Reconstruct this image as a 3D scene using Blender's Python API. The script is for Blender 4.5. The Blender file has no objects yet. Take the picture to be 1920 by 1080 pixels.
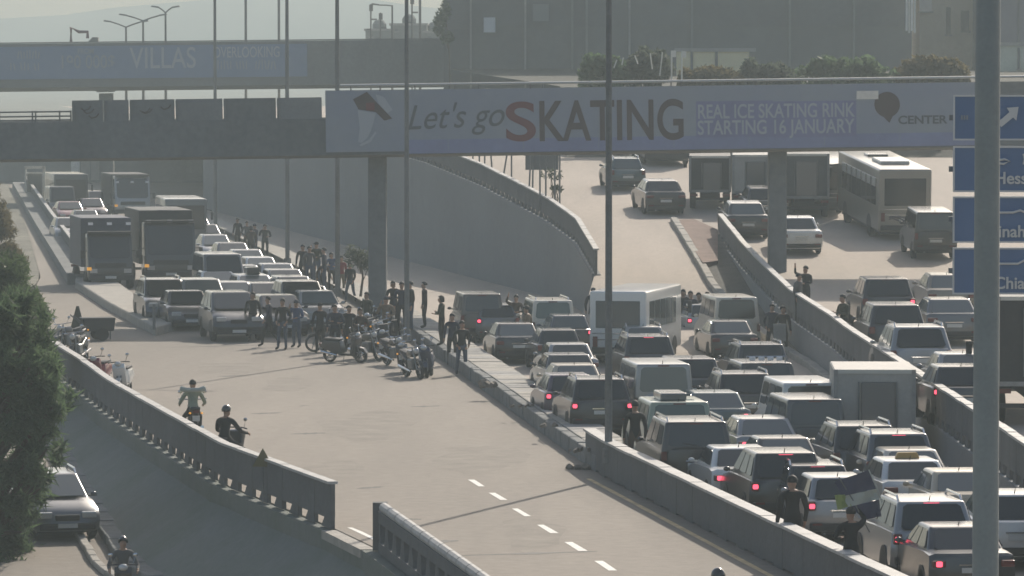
import bpy, bmesh, math, random
from mathutils import Vector, Matrix, Euler
random.seed(7)
R = math.radians
PI = math.pi
S = bpy.context.scene
COL = S.collection

# ------------------------------------------------------------------ camera, light, exposure
FPX = 9000.0
PITCH = math.atan(410.0 / FPX)
CAMZ = 10.0
cam_d = bpy.data.cameras.new('camera')
cam = bpy.data.objects.new('camera', cam_d)
COL.objects.link(cam)
cam.location = (0, 0, CAMZ)
cam.rotation_euler = (PI / 2 - PITCH, 0, 0)
cam_d.sensor_width = 36
cam_d.lens = FPX / 1920 * 36
cam_d.clip_start = 1
cam_d.clip_end = 9000
S.camera = cam

SUN_EL, SUN_AZ = R(33), R(20)          # ahead of the camera, a little to its right
world = bpy.data.worlds.new("World")
S.world = world
world.use_nodes = True
wn = world.node_tree.nodes
wl = world.node_tree.links
wn.clear()
sky = wn.new('ShaderNodeTexSky')
sky.sky_type = 'NISHITA'
sky.sun_disc = False
sky.sun_elevation = SUN_EL
sky.sun_rotation = SUN_AZ
sky.air_density = 1.0
sky.dust_density = 3.0
sky.ozone_density = 1.0
bg = wn.new('ShaderNodeBackground')
bg.inputs['Strength'].default_value = 0.125
wo = wn.new('ShaderNodeOutputWorld')
wl.new(sky.outputs[0], bg.inputs['Color'])
wl.new(bg.outputs[0], wo.inputs['Surface'])
sun_d = bpy.data.lights.new('sun', 'SUN')
sun_d.energy = 4.4
sun_d.angle = R(0.5)
sun_d.color = (1.0, 0.91, 0.79)
sun = bpy.data.objects.new('sun', sun_d)
COL.objects.link(sun)
sv = Vector((math.sin(SUN_AZ) * math.cos(SUN_EL), math.cos(SUN_AZ) * math.cos(SUN_EL), math.sin(SUN_EL)))
sun.rotation_euler = (-sv).to_track_quat('-Z', 'Y').to_euler()
S.view_settings.view_transform = 'Standard'
S.view_settings.look = 'None'
S.view_settings.exposure = 0.0
S.view_settings.gamma = 1.0
S.view_settings.use_curve_mapping = False
S.render.engine = 'CYCLES'
S.cycles.use_denoising = True
S.cycles.max_bounces = 6
S.cycles.diffuse_bounces = 3
S.cycles.glossy_bounces = 3
S.cycles.volume_bounces = 1
S.cycles.transparent_max_bounces = 8
S.cycles.filter_width = 1.6
HAZE = 0.00085

# ------------------------------------------------------------------ projection helpers
CT, ST = math.cos(PITCH), math.sin(PITCH)
def G(px, py, z=0.0):
    """ground point at height z seen at a pixel of the 1920x1080 photograph"""
    xr, yv = (px - 960) / FPX, (540 - py) / FPX
    d = Vector((xr, CT + yv * ST, -ST + yv * CT))
    t = (z - CAMZ) / d.z
    return Vector((d.x * t, d.y * t, z))
def proj(p):
    v = Vector(p) - Vector((0, 0, CAMZ))
    dep = v.y * CT - v.z * ST
    return 960 + FPX * v.x / dep, 540 - FPX * (v.y * ST + v.z * CT) / dep
def X(px, d):
    return (px - 960) / FPX * d * 1.001
def Zat(py, d):
    return CAMZ - (py - 130) / FPX * d
def interp(tab, d):
    if d <= tab[0][0]:
        a, b = tab[0], tab[1]
    elif d >= tab[-1][0]:
        a, b = tab[-2], tab[-1]
    else:
        for i in range(len(tab) - 1):
            if tab[i][0] <= d <= tab[i + 1][0]:
                a, b = tab[i], tab[i + 1]
                break
    t = (d - a[0]) / (b[0] - a[0])
    return a[1] + (b[1] - a[1]) * t
def clampi(tab, d):
    return interp(tab, max(tab[0][0], min(tab[-1][0], d)))

# plan of the place: x as a function of the distance d (metres)
PAR = [(60, 3.7), (80, .3), (85.7, -.57), (99.4, -2.7), (104, -3.76), (115.2, -6.85), (129.6, -9.75), (139, -11.6), (150, -13.5), (166, -16.5), (186, -20.2)]   # bridge edge on the left
MED = [(60, 11.5), (80, 7.7), (94.7, 5.5), (117.6, 2.2), (166.7, -2.6), (182, -4.2), (209, -7.2), (243, -11.4), (298, -18.4), (400, -33)]
BAR = [(60, 11.6), (114, 11.0), (155, 10.45), (180, 9.6), (205, 8.9)]                                 # barrier of the right carriageway
RAMPR = [(60, 11.2), (130, 10.6), (160, 10.0), (188, 7.9), (211, 7.15)]
WALL = [(192, 3.2), (203, 2.6), (211, 1.5), (228, -1.5), (345, -22.2)]
UP = [(192, 1.9), (205, 2.8), (213, 3.4), (228, 4.4), (245, 5.2), (270, 5.8), (330, 6.2), (500, 6.4)]
RAMPZ = [(150, -.03), (158, .0), (162, .05), (168, .18), (178, .62), (188, 1.4), (192, 1.75), (205, 2.8)] + UP[2:]
RIGHTZ = [(60, .9), (150, .9), (170, 1.15), (185, 1.75), (192, 2.05), (205, 2.8)] + UP[2:]
LOWZ = [(60, -2.6), (100, -2.3), (116, -2.0), (140, -1.2), (160, -.6), (180, -.12), (196, 0.0)]
ROADS = {
    'main': lambda x, d: 0.0,
    'med': lambda x, d: 0.42,
    'ramp': lambda x, d: clampi(RAMPZ, d),
    'right': lambda x, d: clampi(RIGHTZ, d),
    'low': lambda x, d: clampi(LOWZ, d),
}
def solve(px, py, road, h):
    """distance at which a point h above the road surface appears at the pixel"""
    f = ROADS[road]
    lo, hi = 55.0, 520.0
    for _ in range(50):
        m = (lo + hi) / 2
        x = X(px, m)
        if proj((x, m, f(x, m) + h))[1] > py:
            lo = m
        else:
            hi = m
    return Vector((X(px, lo), lo, f(X(px, lo), lo)))

# ------------------------------------------------------------------ materials
MATS = {}
def mat(name, col, rough=.6, metal=0.0, var=0.0, scale=1.0, bump=0.0, emit=None, es=0.0, coat=0.0, alpha=1.0, streak=None, col2=None, spec=None):
    if name in MATS:
        return MATS[name]
    m = bpy.data.materials.new(name)
    m.use_nodes = True
    nt = m.node_tree
    b = nt.nodes['Principled BSDF']
    c4 = (*col, 1)
    b.inputs['Base Color'].default_value = c4
    b.inputs['Roughness'].default_value = rough
    b.inputs['Metallic'].default_value = metal
    if spec is not None:
        b.inputs['Specular IOR Level'].default_value = spec
    if coat:
        b.inputs['Coat Weight'].default_value = coat
        b.inputs['Coat Roughness'].default_value = .16
    if emit:
        b.inputs['Emission Color'].default_value = (*emit, 1)
        b.inputs['Emission Strength'].default_value = es
    if alpha < 1:
        b.inputs['Alpha'].default_value = alpha
    if var or bump:
        tc = nt.nodes.new('ShaderNodeNewGeometry')
        mp = nt.nodes.new('ShaderNodeMapping')
        if streak:
            mp.inputs['Scale'].default_value = streak
        nt.links.new(tc.outputs['Position'], mp.inputs['Vector'])
        n1 = nt.nodes.new('ShaderNodeTexNoise')
        n1.inputs['Scale'].default_value = scale
        n1.inputs['Detail'].default_value = 8
        n1.inputs['Roughness'].default_value = .65
        nt.links.new(mp.outputs[0], n1.inputs['Vector'])
        rmp = nt.nodes.new('ShaderNodeValToRGB')
        k = col2 if col2 else tuple(max(0, c * (1 - var)) for c in col)
        k1 = col if col2 else tuple(min(1, c * (1 + var)) for c in col)
        rmp.color_ramp.elements[0].position = .32
        rmp.color_ramp.elements[1].position = .68
        rmp.color_ramp.elements[0].color = (*k, 1)
        rmp.color_ramp.elements[1].color = (*k1, 1)
        nt.links.new(n1.outputs[0], rmp.inputs[0])
        n2 = nt.nodes.new('ShaderNodeTexNoise')
        n2.inputs['Scale'].default_value = scale * 14
        n2.inputs['Detail'].default_value = 6
        nt.links.new(tc.outputs['Position'], n2.inputs['Vector'])
        mx = nt.nodes.new('ShaderNodeMixRGB')
        mx.blend_type = 'OVERLAY'
        mx.inputs[0].default_value = min(.6, var * 1.6)
        nt.links.new(rmp.outputs[0], mx.inputs[1])
        nt.links.new(n2.outputs[0], mx.inputs[2])
        nt.links.new(mx.outputs[0], b.inputs['Base Color'])
        if bump:
            bp = nt.nodes.new('ShaderNodeBump')
            bp.inputs['Strength'].default_value = bump
            bp.inputs['Distance'].default_value = .05
            nt.links.new(n2.outputs[0], bp.inputs['Height'])
            nt.links.new(bp.outputs[0], b.inputs['Normal'])
    MATS[name] = m
    return m

M_road = mat('pale worn asphalt', (.222, .19, .155), .85, var=.16, scale=.22, bump=.25, streak=(1.0, .12, 1))
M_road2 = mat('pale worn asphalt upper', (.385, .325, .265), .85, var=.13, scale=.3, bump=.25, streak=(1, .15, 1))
M_conc = mat('weathered concrete', (.30, .29, .27), .85, var=.22, scale=.5, bump=.3)
M_concd = mat('dirty concrete', (.17, .175, .17), .9, var=.25, scale=.35, bump=.3, streak=(1, 1, .25))
M_wall = mat('retaining wall concrete', (.22, .228, .23), .9, var=.09, scale=.2, bump=.2, streak=(.5, .5, .5))
M_moss = mat('mossy retaining concrete', (.175, .185, .17), .95, var=.12, scale=.4, bump=.15, col2=(.135, .155, .125))
M_kerb = mat('kerb stone', (.36, .335, .29), .85, var=.2, scale=2.0, bump=.3)
M_soil = mat('dusty soil', (.15, .125, .095), .95, var=.3, scale=.7, bump=.5)
M_shadestrip = mat('dark ground with painted shade', (.075, .07, .06), .95, var=.35, scale=.9, bump=.5)  # soil tone kept dark to carry the barrier's shade
M_earth = mat('far ground', (.16, .15, .115), .95, var=.4, scale=.06)
M_brown = mat('brown pavers', (.21, .135, .105), .9, var=.25, scale=1.5, bump=.3)
M_white = mat('road paint white', (.78, .76, .7), .7, var=.12, scale=3)
M_yellow = mat('faded yellow paint', (.55, .42, .22), .75, var=.3, scale=2)
M_tar = mat('dark joint sealant', (.05, .045, .04), .7)
M_patch = mat('asphalt patch', (.19, .165, .14), .85, var=.25, scale=.8)
M_steel = mat('galvanised steel', (.20, .21, .21), .45, .6, var=.15, scale=1)
M_pole = mat('dark painted pole', (.17, .175, .172), .6, .2, var=.2, scale=1)
M_rail = mat('pale rail', (.55, .55, .52), .35, .5)
M_deck = mat('overpass concrete', (.17, .178, .178), .9, var=.16, scale=.3, bump=.2, streak=(1, 1, .3))
M_decko = mat('overpass barrier panel', (.22, .225, .225), .85, var=.1, scale=.6)
M_ban = mat('pale banner print', (.33, .35, .365), .7, var=.05, scale=.25, col2=(.27, .295, .365))
M_ban2 = mat('blue banner print', (.17, .24, .36), .7, var=.06, scale=.15)
M_inkd = mat('banner ink dark', (.085, .058, .058), .7)
M_inkg = mat('banner ink grey', (.10, .11, .12), .7)
M_inkl = mat('banner ink light', (.42, .44, .46), .7)
M_inkm = mat('banner ink mid', (.30, .33, .36), .7)
M_inkr = mat('banner ink red', (.17, .045, .05), .7)
M_inkv = mat('banner ink violet', (.13, .13, .22), .7)
M_skin = mat('skin', (.35, .20, .13), .6)
M_glass = mat('tinted car glass', (.02, .024, .026), .06, spec=.8)
M_glassl = mat('pale car glass', (.10, .115, .115), .08, spec=.9)
M_glassg = mat('greenish car glass', (.06, .095, .07), .08, spec=.9)
M_tyre = mat('tyre rubber', (.018, .018, .018), .85)
M_rim = mat('alloy rim', (.35, .35, .36), .35, .8)
M_plast = mat('black plastic', (.025, .025, .026), .6)
M_plate = mat('number plate', (.62, .62, .58), .5)
M_tail = mat('tail light unlit', (.13, .018, .018), .25)
M_taill = mat('tail light lit', (.5, .02, .03), .3, emit=(1.0, .10, .17), es=2.0)
M_head = mat('headlight lens', (.6, .6, .58), .12, .3)
M_amber = mat('amber lamp', (.7, .3, .03), .3, emit=(1, .45, .05), es=.6)
M_chrome = mat('chrome', (.62, .62, .62), .15, 1.0)
M_lamp = mat('white lamp lens', (.85, .85, .85), .25)

PAINT = {
    'black': (.010, .010, .011), 'charcoal': (.028, .030, .032), 'darkgrey': (.06, .063, .066), 'grey': (.14, .145, .15),
    'silver': (.33, .335, .335), 'white': (.72, .72, .69), 'beige': (.50, .42, .30), 'green': (.035, .055, .045), 'palegreen': (.30, .36, .27),
    'blue': (.03, .045, .09), 'navy': (.018, .022, .035), 'red': (.22, .022, .03), 'brown': (.06, .045, .035), 'maroon': (.10, .035, .045), 'cream': (.62, .57, .47), 'coach': (.27, .25, .21),
    'tan': (.24, .20, .15), 'teal': (.07, .11, .12), 'purple': (.09, .06, .09),
}
def paint(c):
    metal = .5 if c in ('silver', 'grey', 'darkgrey', 'teal') else 0.0
    return mat('car paint ' + c, PAINT[c], .36, metal, coat=1.0)
CLOTH = {}
def cloth(c, rgb=None):
    tab = {'black': (.014, .014, .015), 'navy': (.02, .025, .045), 'grey': (.09, .09, .09), 'olive': (.05, .052, .03), 'brown': (.06, .04, .028), 'blue': (.05, .08, .16),
           'white': (.55, .55, .52), 'red': (.20, .03, .03), 'hivis': (.30, .33, .25), 'khaki': (.16, .13, .085), 'denim': (.05, .07, .11), 'tan': (.2, .15, .1)}
    return mat('cloth ' + c, tab[c], .9, var=.15, scale=6)

# ------------------------------------------------------------------ mesh building
class MB:
    def __init__(s):
        s.v, s.f, s.m = [], [], []
    def add(s, vs, fs, mi=0):
        o = len(s.v)
        s.v += [tuple(v) for v in vs]
        for f in fs:
            s.f.append(tuple(i + o for i in f))
            s.m.append(mi)
        return s
    def box(s, c, d, mi=0, rz=0.0, rx=0.0, ry=0.0):
        x, y, z = d[0] / 2, d[1] / 2, d[2] / 2
        vs = [Vector((a * x, b * y, e * z)) for a in (-1, 1) for b in (-1, 1) for e in (-1, 1)]
        if rz or rx or ry:
            mt = Euler((rx, ry, rz)).to_matrix()
            vs = [mt @ v for v in vs]
        vs = [v + Vector(c) for v in vs]
        return s.add(vs, [(0, 1, 3, 2), (4, 6, 7, 5), (0, 4, 5, 1), (2, 3, 7, 6), (0, 2, 6, 4), (1, 5, 7, 3)], mi)
    def prism(s, poly, a, b, axis='x', mi=0):
        """poly of 2-D points extruded along axis from a to b"""
        n = len(poly)
        def mk(p, t):
            if axis == 'x': return (t, p[0], p[1])
            if axis == 'y': return (p[0], t, p[1])
            return (p[0], p[1], t)
        vs = [mk(p, a) for p in poly] + [mk(p, b) for p in poly]
        fs = [tuple(range(n))[::-1], tuple(range(n, 2 * n))] + [(i, (i + 1) % n, n + (i + 1) % n, n + i) for i in range(n)]
        return s.add(vs, fs, mi)
    def tube(s, pts, r, n=8, mi=0, cap=True):
        pts = [Vector(p) for p in pts]
        rs = r if isinstance(r, (list, tuple)) else [r] * len(pts)
        vs = []
        for i, p in enumerate(pts):
            t = (pts[min(i + 1, len(pts) - 1)] - pts[max(i - 1, 0)]).normalized()
            a = Vector((0, 0, 1)) if abs(t.z) < .9 else Vector((1, 0, 0))
            u = t.cross(a).normalized()
            w = t.cross(u)
            vs += [p + (u * math.cos(2 * PI * k / n) + w * math.sin(2 * PI * k / n)) * rs[i] for k in range(n)]
        fs = []
        for i in range(len(pts) - 1):
            for k in range(n):
                fs.append((i * n + k, i * n + (k + 1) % n, (i + 1) * n + (k + 1) % n, (i + 1) * n + k))
        if cap:
            fs.append(tuple(range(n))[::-1])
            fs.append(tuple(range((len(pts) - 1) * n, len(pts) * n)))
        return s.add(vs, fs, mi)
    def lathe(s, prof, c, axis='x', n=16, mi=0):
        """prof: list of (offset along axis, radius)"""
        vs, fs = [], []
        for (o, r) in prof:
            for k in range(n):
                a = 2 * PI * k / n
                p = (o, r * math.cos(a), r * math.sin(a))
                if axis == 'z': p = (p[1], p[2], p[0])
                if axis == 'y': p = (p[1], p[0], p[2])
                vs.append((p[0] + c[0], p[1] + c[1], p[2] + c[2]))
        m = len(prof)
        for i in range(m - 1):
            for k in range(n):
                fs.append((i * n + k, i * n + (k + 1) % n, (i + 1) * n + (k + 1) % n, (i + 1) * n + k))
        fs.append(tuple(range(n))[::-1])
        fs.append(tuple(range((m - 1) * n, m * n)))
        return s.add(vs, fs, mi)
    def ball(s, c, r, n=10, m=7, mi=0):
        rr = r if isinstance(r, (list, tuple)) else (r, r, r)
        vs, fs = [], []
        for i in range(m + 1):
            t = PI * i / m
            for k in range(n):
                a = 2 * PI * k / n
                vs.append((c[0] + rr[0] * math.sin(t) * math.cos(a), c[1] + rr[1] * math.sin(t) * math.sin(a), c[2] + rr[2] * math.cos(t)))
        for i in range(m):
            for k in range(n):
                fs.append((i * n + k, (i + 1) * n + k, (i + 1) * n + (k + 1) % n, i * n + (k + 1) % n))
        return s.add(vs, fs, mi)
    def mesh(s, name, smooth=False, bevel=0.0, seg=2):
        me = bpy.data.meshes.new(name)
        me.from_pydata(s.v, [], s.f)
        for p, mi in zip(me.polygons, s.m):
            p.material_index = mi
        bm = bmesh.new()
        bm.from_mesh(me)
        bmesh.ops.recalc_face_normals(bm, faces=bm.faces)
        if bevel:
            ed = [e for e in bm.edges if e.is_manifold and e.calc_face_angle(0) > .5]
            bmesh.ops.bevel(bm, geom=ed, offset=bevel, segments=seg, affect='EDGES', profile=.6)
        bm.to_mesh(me)
        bm.free()
        if smooth:
            me.polygons.foreach_set('use_smooth', [True] * len(me.polygons))
            try:
                me.set_sharp_from_angle(angle=R(35))
            except Exception:
                pass
        return me
    def build(s, name, mats, parent=None, smooth=False, bevel=0.0, seg=2, loc=None, rot=None):
        return inst(name, s.mesh(name, smooth, bevel, seg), mats, parent, loc, rot)

def inst(name, me, mats, parent=None, loc=None, rot=None):
    """an object on (possibly shared) mesh data, materials linked to the object"""
    ml = mats if isinstance(mats, (list, tuple)) else [mats]
    while len(me.materials) < len(ml):
        me.materials.append(None)
    o = bpy.data.objects.new(name, me)
    COL.objects.link(o)
    for i, m in enumerate(ml):
        if me.materials[i] is None:
            me.materials[i] = m
        if me.materials[i] is not m:
            o.material_slots[i].link = 'OBJECT'
            o.material_slots[i].material = m
    if parent is not None:
        o.parent = parent
    if loc is not None:
        o.location = loc
    if rot is not None:
        o.rotation_euler = rot
    return o
def tag(o, label=None, cat=None, group=None, kind=None):
    if label: o['label'] = label
    if cat: o['category'] = cat
    if group: o['group'] = group
    if kind: o['kind'] = kind
    return o
def thing(name, label, cat, loc=(0, 0, 0), rot=(0, 0, 0), group=None):
    o = bpy.data.objects.new(name, None)
    COL.objects.link(o)
    o.location = loc
    o.rotation_euler = rot
    return tag(o, label, cat, group)
KIDS = {}
def children(o):
    return list(o.children)
def copy_tree(o, swap=None, parent=None):
    c = o.copy()
    COL.objects.link(c)
    if parent is not None:
        c.parent = parent
    if swap and c.type == 'MESH':
        for sl in c.material_slots:
            if sl.material and sl.material.name in swap:
                nm = swap[sl.material.name]
                sl.link = 'OBJECT'
                sl.material = nm
    for ch in children(o):
        copy_tree(ch, swap, c)
    return c
def strip(name, rows, m, kind='structure', thick=0.0):
    """a road-like sheet from rows (d, xl, xr, z[, z_right])"""
    b = MB()
    vs = []
    for r in rows:
        zr = r[4] if len(r) > 4 else r[3]
        n = 5
        for k in range(n):
            t = k / (n - 1)
            vs.append((r[1] + (r[2] - r[1]) * t, r[0], r[3] + (zr - r[3]) * t))
    fs = []
    for i in range(len(rows) - 1):
        for k in range(n - 1):
            a = i * n + k
            fs.append((a, a + 1, a + n + 1, a + n))
    b.add(vs, fs)
    o = b.build(name, m)
    if kind:
        tag(o, kind=kind)
    return o
def frange(a, b, st):
    out = []
    while a < b - 1e-6:
        out.append(a)
        a += st
    return out + [b]
def text(name, body, size, m, parent, loc, bold=0.0, shear=0.0, sx=1.0, align='LEFT', rot=(PI / 2, 0, 0), space=1.0):
    cu = bpy.data.curves.new(name, 'FONT')
    cu.body = body
    cu.size = size
    cu.offset = bold
    cu.shear = shear
    cu.align_x = align
    cu.space_character = space
    cu.extrude = .008
    o = bpy.data.objects.new(name, cu)
    COL.objects.link(o)
    bpy.context.view_layer.update()
    dg = bpy.context.evaluated_depsgraph_get()
    me = bpy.data.meshes.new_from_object(o.evaluated_get(dg))
    bpy.data.objects.remove(o)
    bpy.data.curves.remove(cu)
    me.materials.clear()
    q = inst(name, me, m, parent, loc, rot)
    q.scale = (sx, 1, 1)
    return q
# ------------------------------------------------------------------ ground, roads
DS = frange(60, 470, 5)
b = MB()
b.add([(-3000, -20, -5.2), (3000, -20, -5.2), (3000, 5000, -5.2), (-3000, 5000, -5.2)], [(0, 1, 2, 3)])
tag(b.build('ground', M_earth), kind='structure')
SLIPL = [(186, -20.2), (196, -20.2), (231, -22.7), (300, -30.3), (428, -45), (470, -50)]
def left_edge(d):
    return interp(PAR, d) if d <= 186 else interp(SLIPL, d)
strip('road', [(d, left_edge(d), 14.0, 0.0) for d in DS], M_road)
strip('queue_road', [(d, interp(MED, d) + (1.34 if d > 119 else .3), clampi(RAMPR, d) if d < 211 else interp(WALL, d), .004) for d in frange(62, 345, 4)], M_road2)
# far field left and beyond
strip('verge', [(d, -300, left_edge(d) - .02, .03 if d > 205 else clampi(LOWZ, d) + .03) for d in frange(196, 470, 8)], M_earth)
strip('plain', [(470, -900, 900, .0), (900, -1400, 1400, 1.0), (2600, -2600, 2600, 2.0)], M_earth)
def lowx(d): return interp(PAR, d) - .35 + clampi(LOWZ, d) * 1.05
strip('lower_road', [(d, lowx(d) - 5.2, lowx(d), clampi(LOWZ, d)) for d in frange(60, 196, 4)], M_road)
strip('lower_verge', [(d, lowx(d) - 60, lowx(d) - 5.2, clampi(LOWZ, d) + .02) for d in frange(60, 196, 4)], M_earth)
strip('ramp_road', [(d, interp(WALL, d) + .1 if d >= 192 else interp([(150, 1.0), (192, 3.3)], d), interp(RAMPR, d), clampi(RAMPZ, d) + .008) for d in frange(152, 205, 2.5)], M_road2)
strip('upper_road', [(d, interp(WALL, d) + .1, 46, clampi(UP, d) + .008) for d in frange(205, 470, 3)], M_road2)
strip('right_road', [(d, clampi(BAR, d) + .05, 46, clampi(RIGHTZ, d)) for d in frange(60, 205, 3)], M_road2)
strip('painted_shade_strip', [(d, interp(RAMPR, d) + .2, clampi(BAR, d), clampi(RAMPZ, d) + .06, clampi(RAMPZ, d) + .16) for d in frange(130, 205, 3)], M_shadestrip)  # ground strip left of the barrier, shade painted into its dark colour
b = MB()
pts = [G(1264, 416, 3.3), G(1300, 411, 3.4), G(1346, 428, 3.15), G(1346, 458, 2.9), G(1318, 464, 2.8)]
zz = [clampi(UP, p.y) for p in pts]
vs = [(p.x, p.y, z + .14) for p, z in zip(pts, zz)] + [(p.x, p.y, z - .6) for p, z in zip(pts, zz)]
b.add(vs, [(0, 1, 2, 3, 4)] + [(i, (i + 1) % 5, 5 + (i + 1) % 5, 5 + i) for i in range(5)])
tag(b.build('traffic_island', M_brown), 'triangular brown paved island between the ramp and the upper carriageway', 'island')

# markings
mk = MB()
def flat(mb, pts, z):
    mb.add([(p.x, p.y, z) for p in pts], [tuple(range(len(pts)))])
DASH = [(893, 906), (934, 931), (977, 961), (1026, 992), (1079, 1025), (1136, 1061)]
for i, (px, py) in enumerate(DASH):
    c = G(px, py)
    h = Vector((-.15, 1, 0)).normalized()
    n = Vector((h.y, -h.x, 0))
    m_ = MB()
    L, w = .95, .085
    e = [random.uniform(-.02, .02) for _ in range(4)]
    flat(m_, [c - h * L - n * (w + e[0]), c - h * L + n * (w + e[1]), c + h * L + n * (w + e[2]), c + h * L - n * (w + e[3])], .006)
    tag(m_.build('lane_dash', M_white), kind='structure')
def ribbon(name, tab, ds, off, w, z, m):
    q = MB()
    vs, fs = [], []
    for d in ds:
        x = interp(tab, d) + off
        ww = w * random.uniform(.8, 1.15)
        vs += [(x - ww / 2, d, z), (x + ww / 2, d, z)]
    for i in range(len(ds) - 1):
        fs.append((2 * i, 2 * i + 1, 2 * i + 3, 2 * i + 2))
    q.add(vs, fs)
    return tag(q.build(name, m), kind='structure')
ribbon('edge_line', MED, frange(70, 117, 1.5), -.42, .14, .005, M_yellow)
ribbon('edge_line', PAR, frange(100.5, 104.5, 1), .35, .12, .005, M_white)
# patches, joints and cracks in the asphalt
jt = MB()
for (x0, y0, x1, y1, w) in [(470, 776, 530, 774, .10), (545, 814, 610, 812, .14), (770, 763, 830, 761, .12), (668, 916, 720, 913, .10), (756, 973, 790, 974, .10), (300, 652, 560, 645, .06),
                            (860, 1042, 1120, 1034, .07), (408, 706, 465, 704, .10), (560, 762, 580, 760, .06), (815, 1016, 860, 1014, .12)]:
    p, q = G(x0, y0), G(x1, y1)
    nseg = 14
    up, dn = [], []
    for k in range(nseg + 1):
        c = p.lerp(q, k / nseg)
        ww = w * random.uniform(.35, 1.2) * (.4 + 1.2 * math.sin(PI * k / nseg))
        up.append((c.x, c.y + ww * 1.6, .004))
        dn.append((c.x, c.y - ww * 1.6, .004))
    o = len(jt.v)
    jt.add(up + dn, [(k, k + 1, nseg + 2 + k, nseg + 1 + k) for k in range(nseg)])
tag(jt.build('road_cracks', M_tar), kind='structure')
pt = MB()
for (x, y, rx, ry) in [(690, 800, 1.4, 6), (540, 720, .9, 4), (900, 860, 1.2, 5), (760, 700, .8, 4), (430, 690, 1.3, 4), (1000, 1000, .8, 4), (640, 880, .9, 3)]:
    c = G(x, y)
    n = 18
    vs = [(c.x + rx * math.cos(2 * PI * k / n) * random.uniform(.6, 1.2), c.y + ry * math.sin(2 * PI * k / n) * random.uniform(.6, 1.2), .003) for k in range(n)]
    pt.add(vs, [tuple(range(n))])
tag(pt.build('road_patches', mat('faint asphalt patch', (.20, .172, .14), .85, var=.2, scale=1.2)), kind='structure')

# ------------------------------------------------------------------ left bridge edge: retaining wall, parapet, kerbs
def ribbon_wall(name, tab, ds, z0f, z1f, thick, m, label, cat, side=-1):
    b = MB()
    vs, fs = [], []
    for d in ds:
        x = interp(tab, d)
        vs += [(x, d, z0f(d)), (x, d, z1f(d)), (x + side * thick, d, z1f(d)), (x + side * thick, d, z0f(d))]
    for i in range(len(ds) - 1):
        for k in range(4):
            fs.append((i * 4 + k, i * 4 + (k + 1) % 4, (i + 1) * 4 + (k + 1) % 4, (i + 1) * 4 + k))
    n = (len(ds) - 1) * 4
    fs += [(0, 1, 2, 3), (n, n + 1, n + 2, n + 3)]
    b.add(vs, fs)
    return tag(b.build(name, m), label, cat)
ribbon_wall('slab_edge', PAR, frange(60, 196, 4), lambda d: -.6, lambda d: -.03, .32, M_moss, 'dark concrete slab edge under the long slotted parapet', 'slab edge')
strip('bank', [(d, lowx(d), interp(PAR, d) - .05, clampi(LOWZ, d) + .01, -.25) for d in frange(60, 192, 3)], M_moss)
def panel_mesh(L, H, notch, t=.1, cap=.06, feet=1):
    """a thin precast parapet panel with drain slots at its base"""
    b = MB()
    b.box((0, 0, (notch + H) / 2), (t, L, H - notch))
    fw = L / feet
    for k in range(feet):
        y0 = -L / 2 + fw * k
        b.prism([(y0, 0), (y0 + fw * .58, 0), (y0 + fw * .40, notch + .001), (y0, notch + .001)], -t / 2 + .004, t / 2 - .004, 'x')
    b.box((0, 0, H + cap / 2), (t + .12, L, cap), 1)
    return b.mesh('panel')
def parapet(name, label, tab, d0, d1, L, H, zf, m, mcap, notch=.26, side=-.1, cat='parapet', t=.1, feet=1):
    root = thing(name, label, cat, (interp(tab, d0), d0, 0))
    me = panel_mesh(L - .03, H, notch, t, feet=feet)
    d = d0
    k = 0
    while d < d1 and k < 300:
        x0 = interp(tab, d)
        # arc-length step
        sl = (interp(tab, d + .5) - x0) / .5
        st = L / math.sqrt(1 + sl * sl)
        x1 = interp(tab, d + st)
        yaw = math.atan2(-(x1 - x0), st)
        z0, z1 = zf(d), zf(d + st)
        o = inst('panel', me, [m, mcap], root, (side + (x0 + x1) / 2 - root.location.x, d + st / 2 - d0, (z0 + z1) / 2 + random.uniform(-.008, .008)), (math.atan2(z1 - z0, L), 0, yaw + random.uniform(-.003, .003)))
        d += st
        k += 1
    return root
M_cap = mat('worn parapet coping', (.42, .41, .385), .6, var=.2, scale=2)
M_par = mat('parapet concrete', (.115, .118, .118), .9, var=.14, scale=.6, bump=.2)
parapet('bridge_parapet', 'long dark precast parapet with pale slots along its foot left of the empty road', PAR, 104.2, 183, 1.6, .98, lambda d: 0.0, M_par, M_cap, side=-.08, notch=.22)
# near parapet: tube rail on posts with triangular openings
root = thing('pierced_parapet', 'short dark parapet with triangular openings and round coping tubes beyond the gap', 'parapet', (interp(PAR, 70), 70, 0))
b = MB()
L = 1.25
b.prism([(-L / 2, 0), (L / 2, 0), (L / 2, .22), (-L / 2, .22)], -.12, .12, 'x')
b.prism([(-L / 2, .22), (-L / 2 + .36, .22), (-L / 2 + .18, .62), (-L / 2, .62)], -.11, .11, 'x')
b.prism([(L / 2 - .36, .22), (L / 2, .22), (L / 2, .62), (L / 2 - .18, .62)], -.11, .11, 'x')
b.prism([(-L / 2, .62), (L / 2, .62), (L / 2, .86), (-L / 2, .86)], -.12, .12, 'x')
pm = b.mesh('panel')
b = MB()
b.tube([(0, -L / 2 + .03, .93), (0, L / 2 - .03, .93)], .11, 10)
cm = b.mesh('coping_tube', True)
d = 72.0
while d < 99.0:
    x0, x1 = interp(PAR, d), interp(PAR, d + L * .985)
    yaw = math.atan2(-(x1 - x0), L)
    pn = inst('panel', pm, M_par, root, ((x0 + x1) / 2 - root.location.x, d + L / 2 - 70, 0), (0, 0, yaw))
    inst('coping_tube', cm, M_cap, pn)
    d += L * .985
b = MB()
b.box((0, 0, .5), (.3, .3, 1.0))
x0 = interp(PAR, 99.6)
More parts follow.
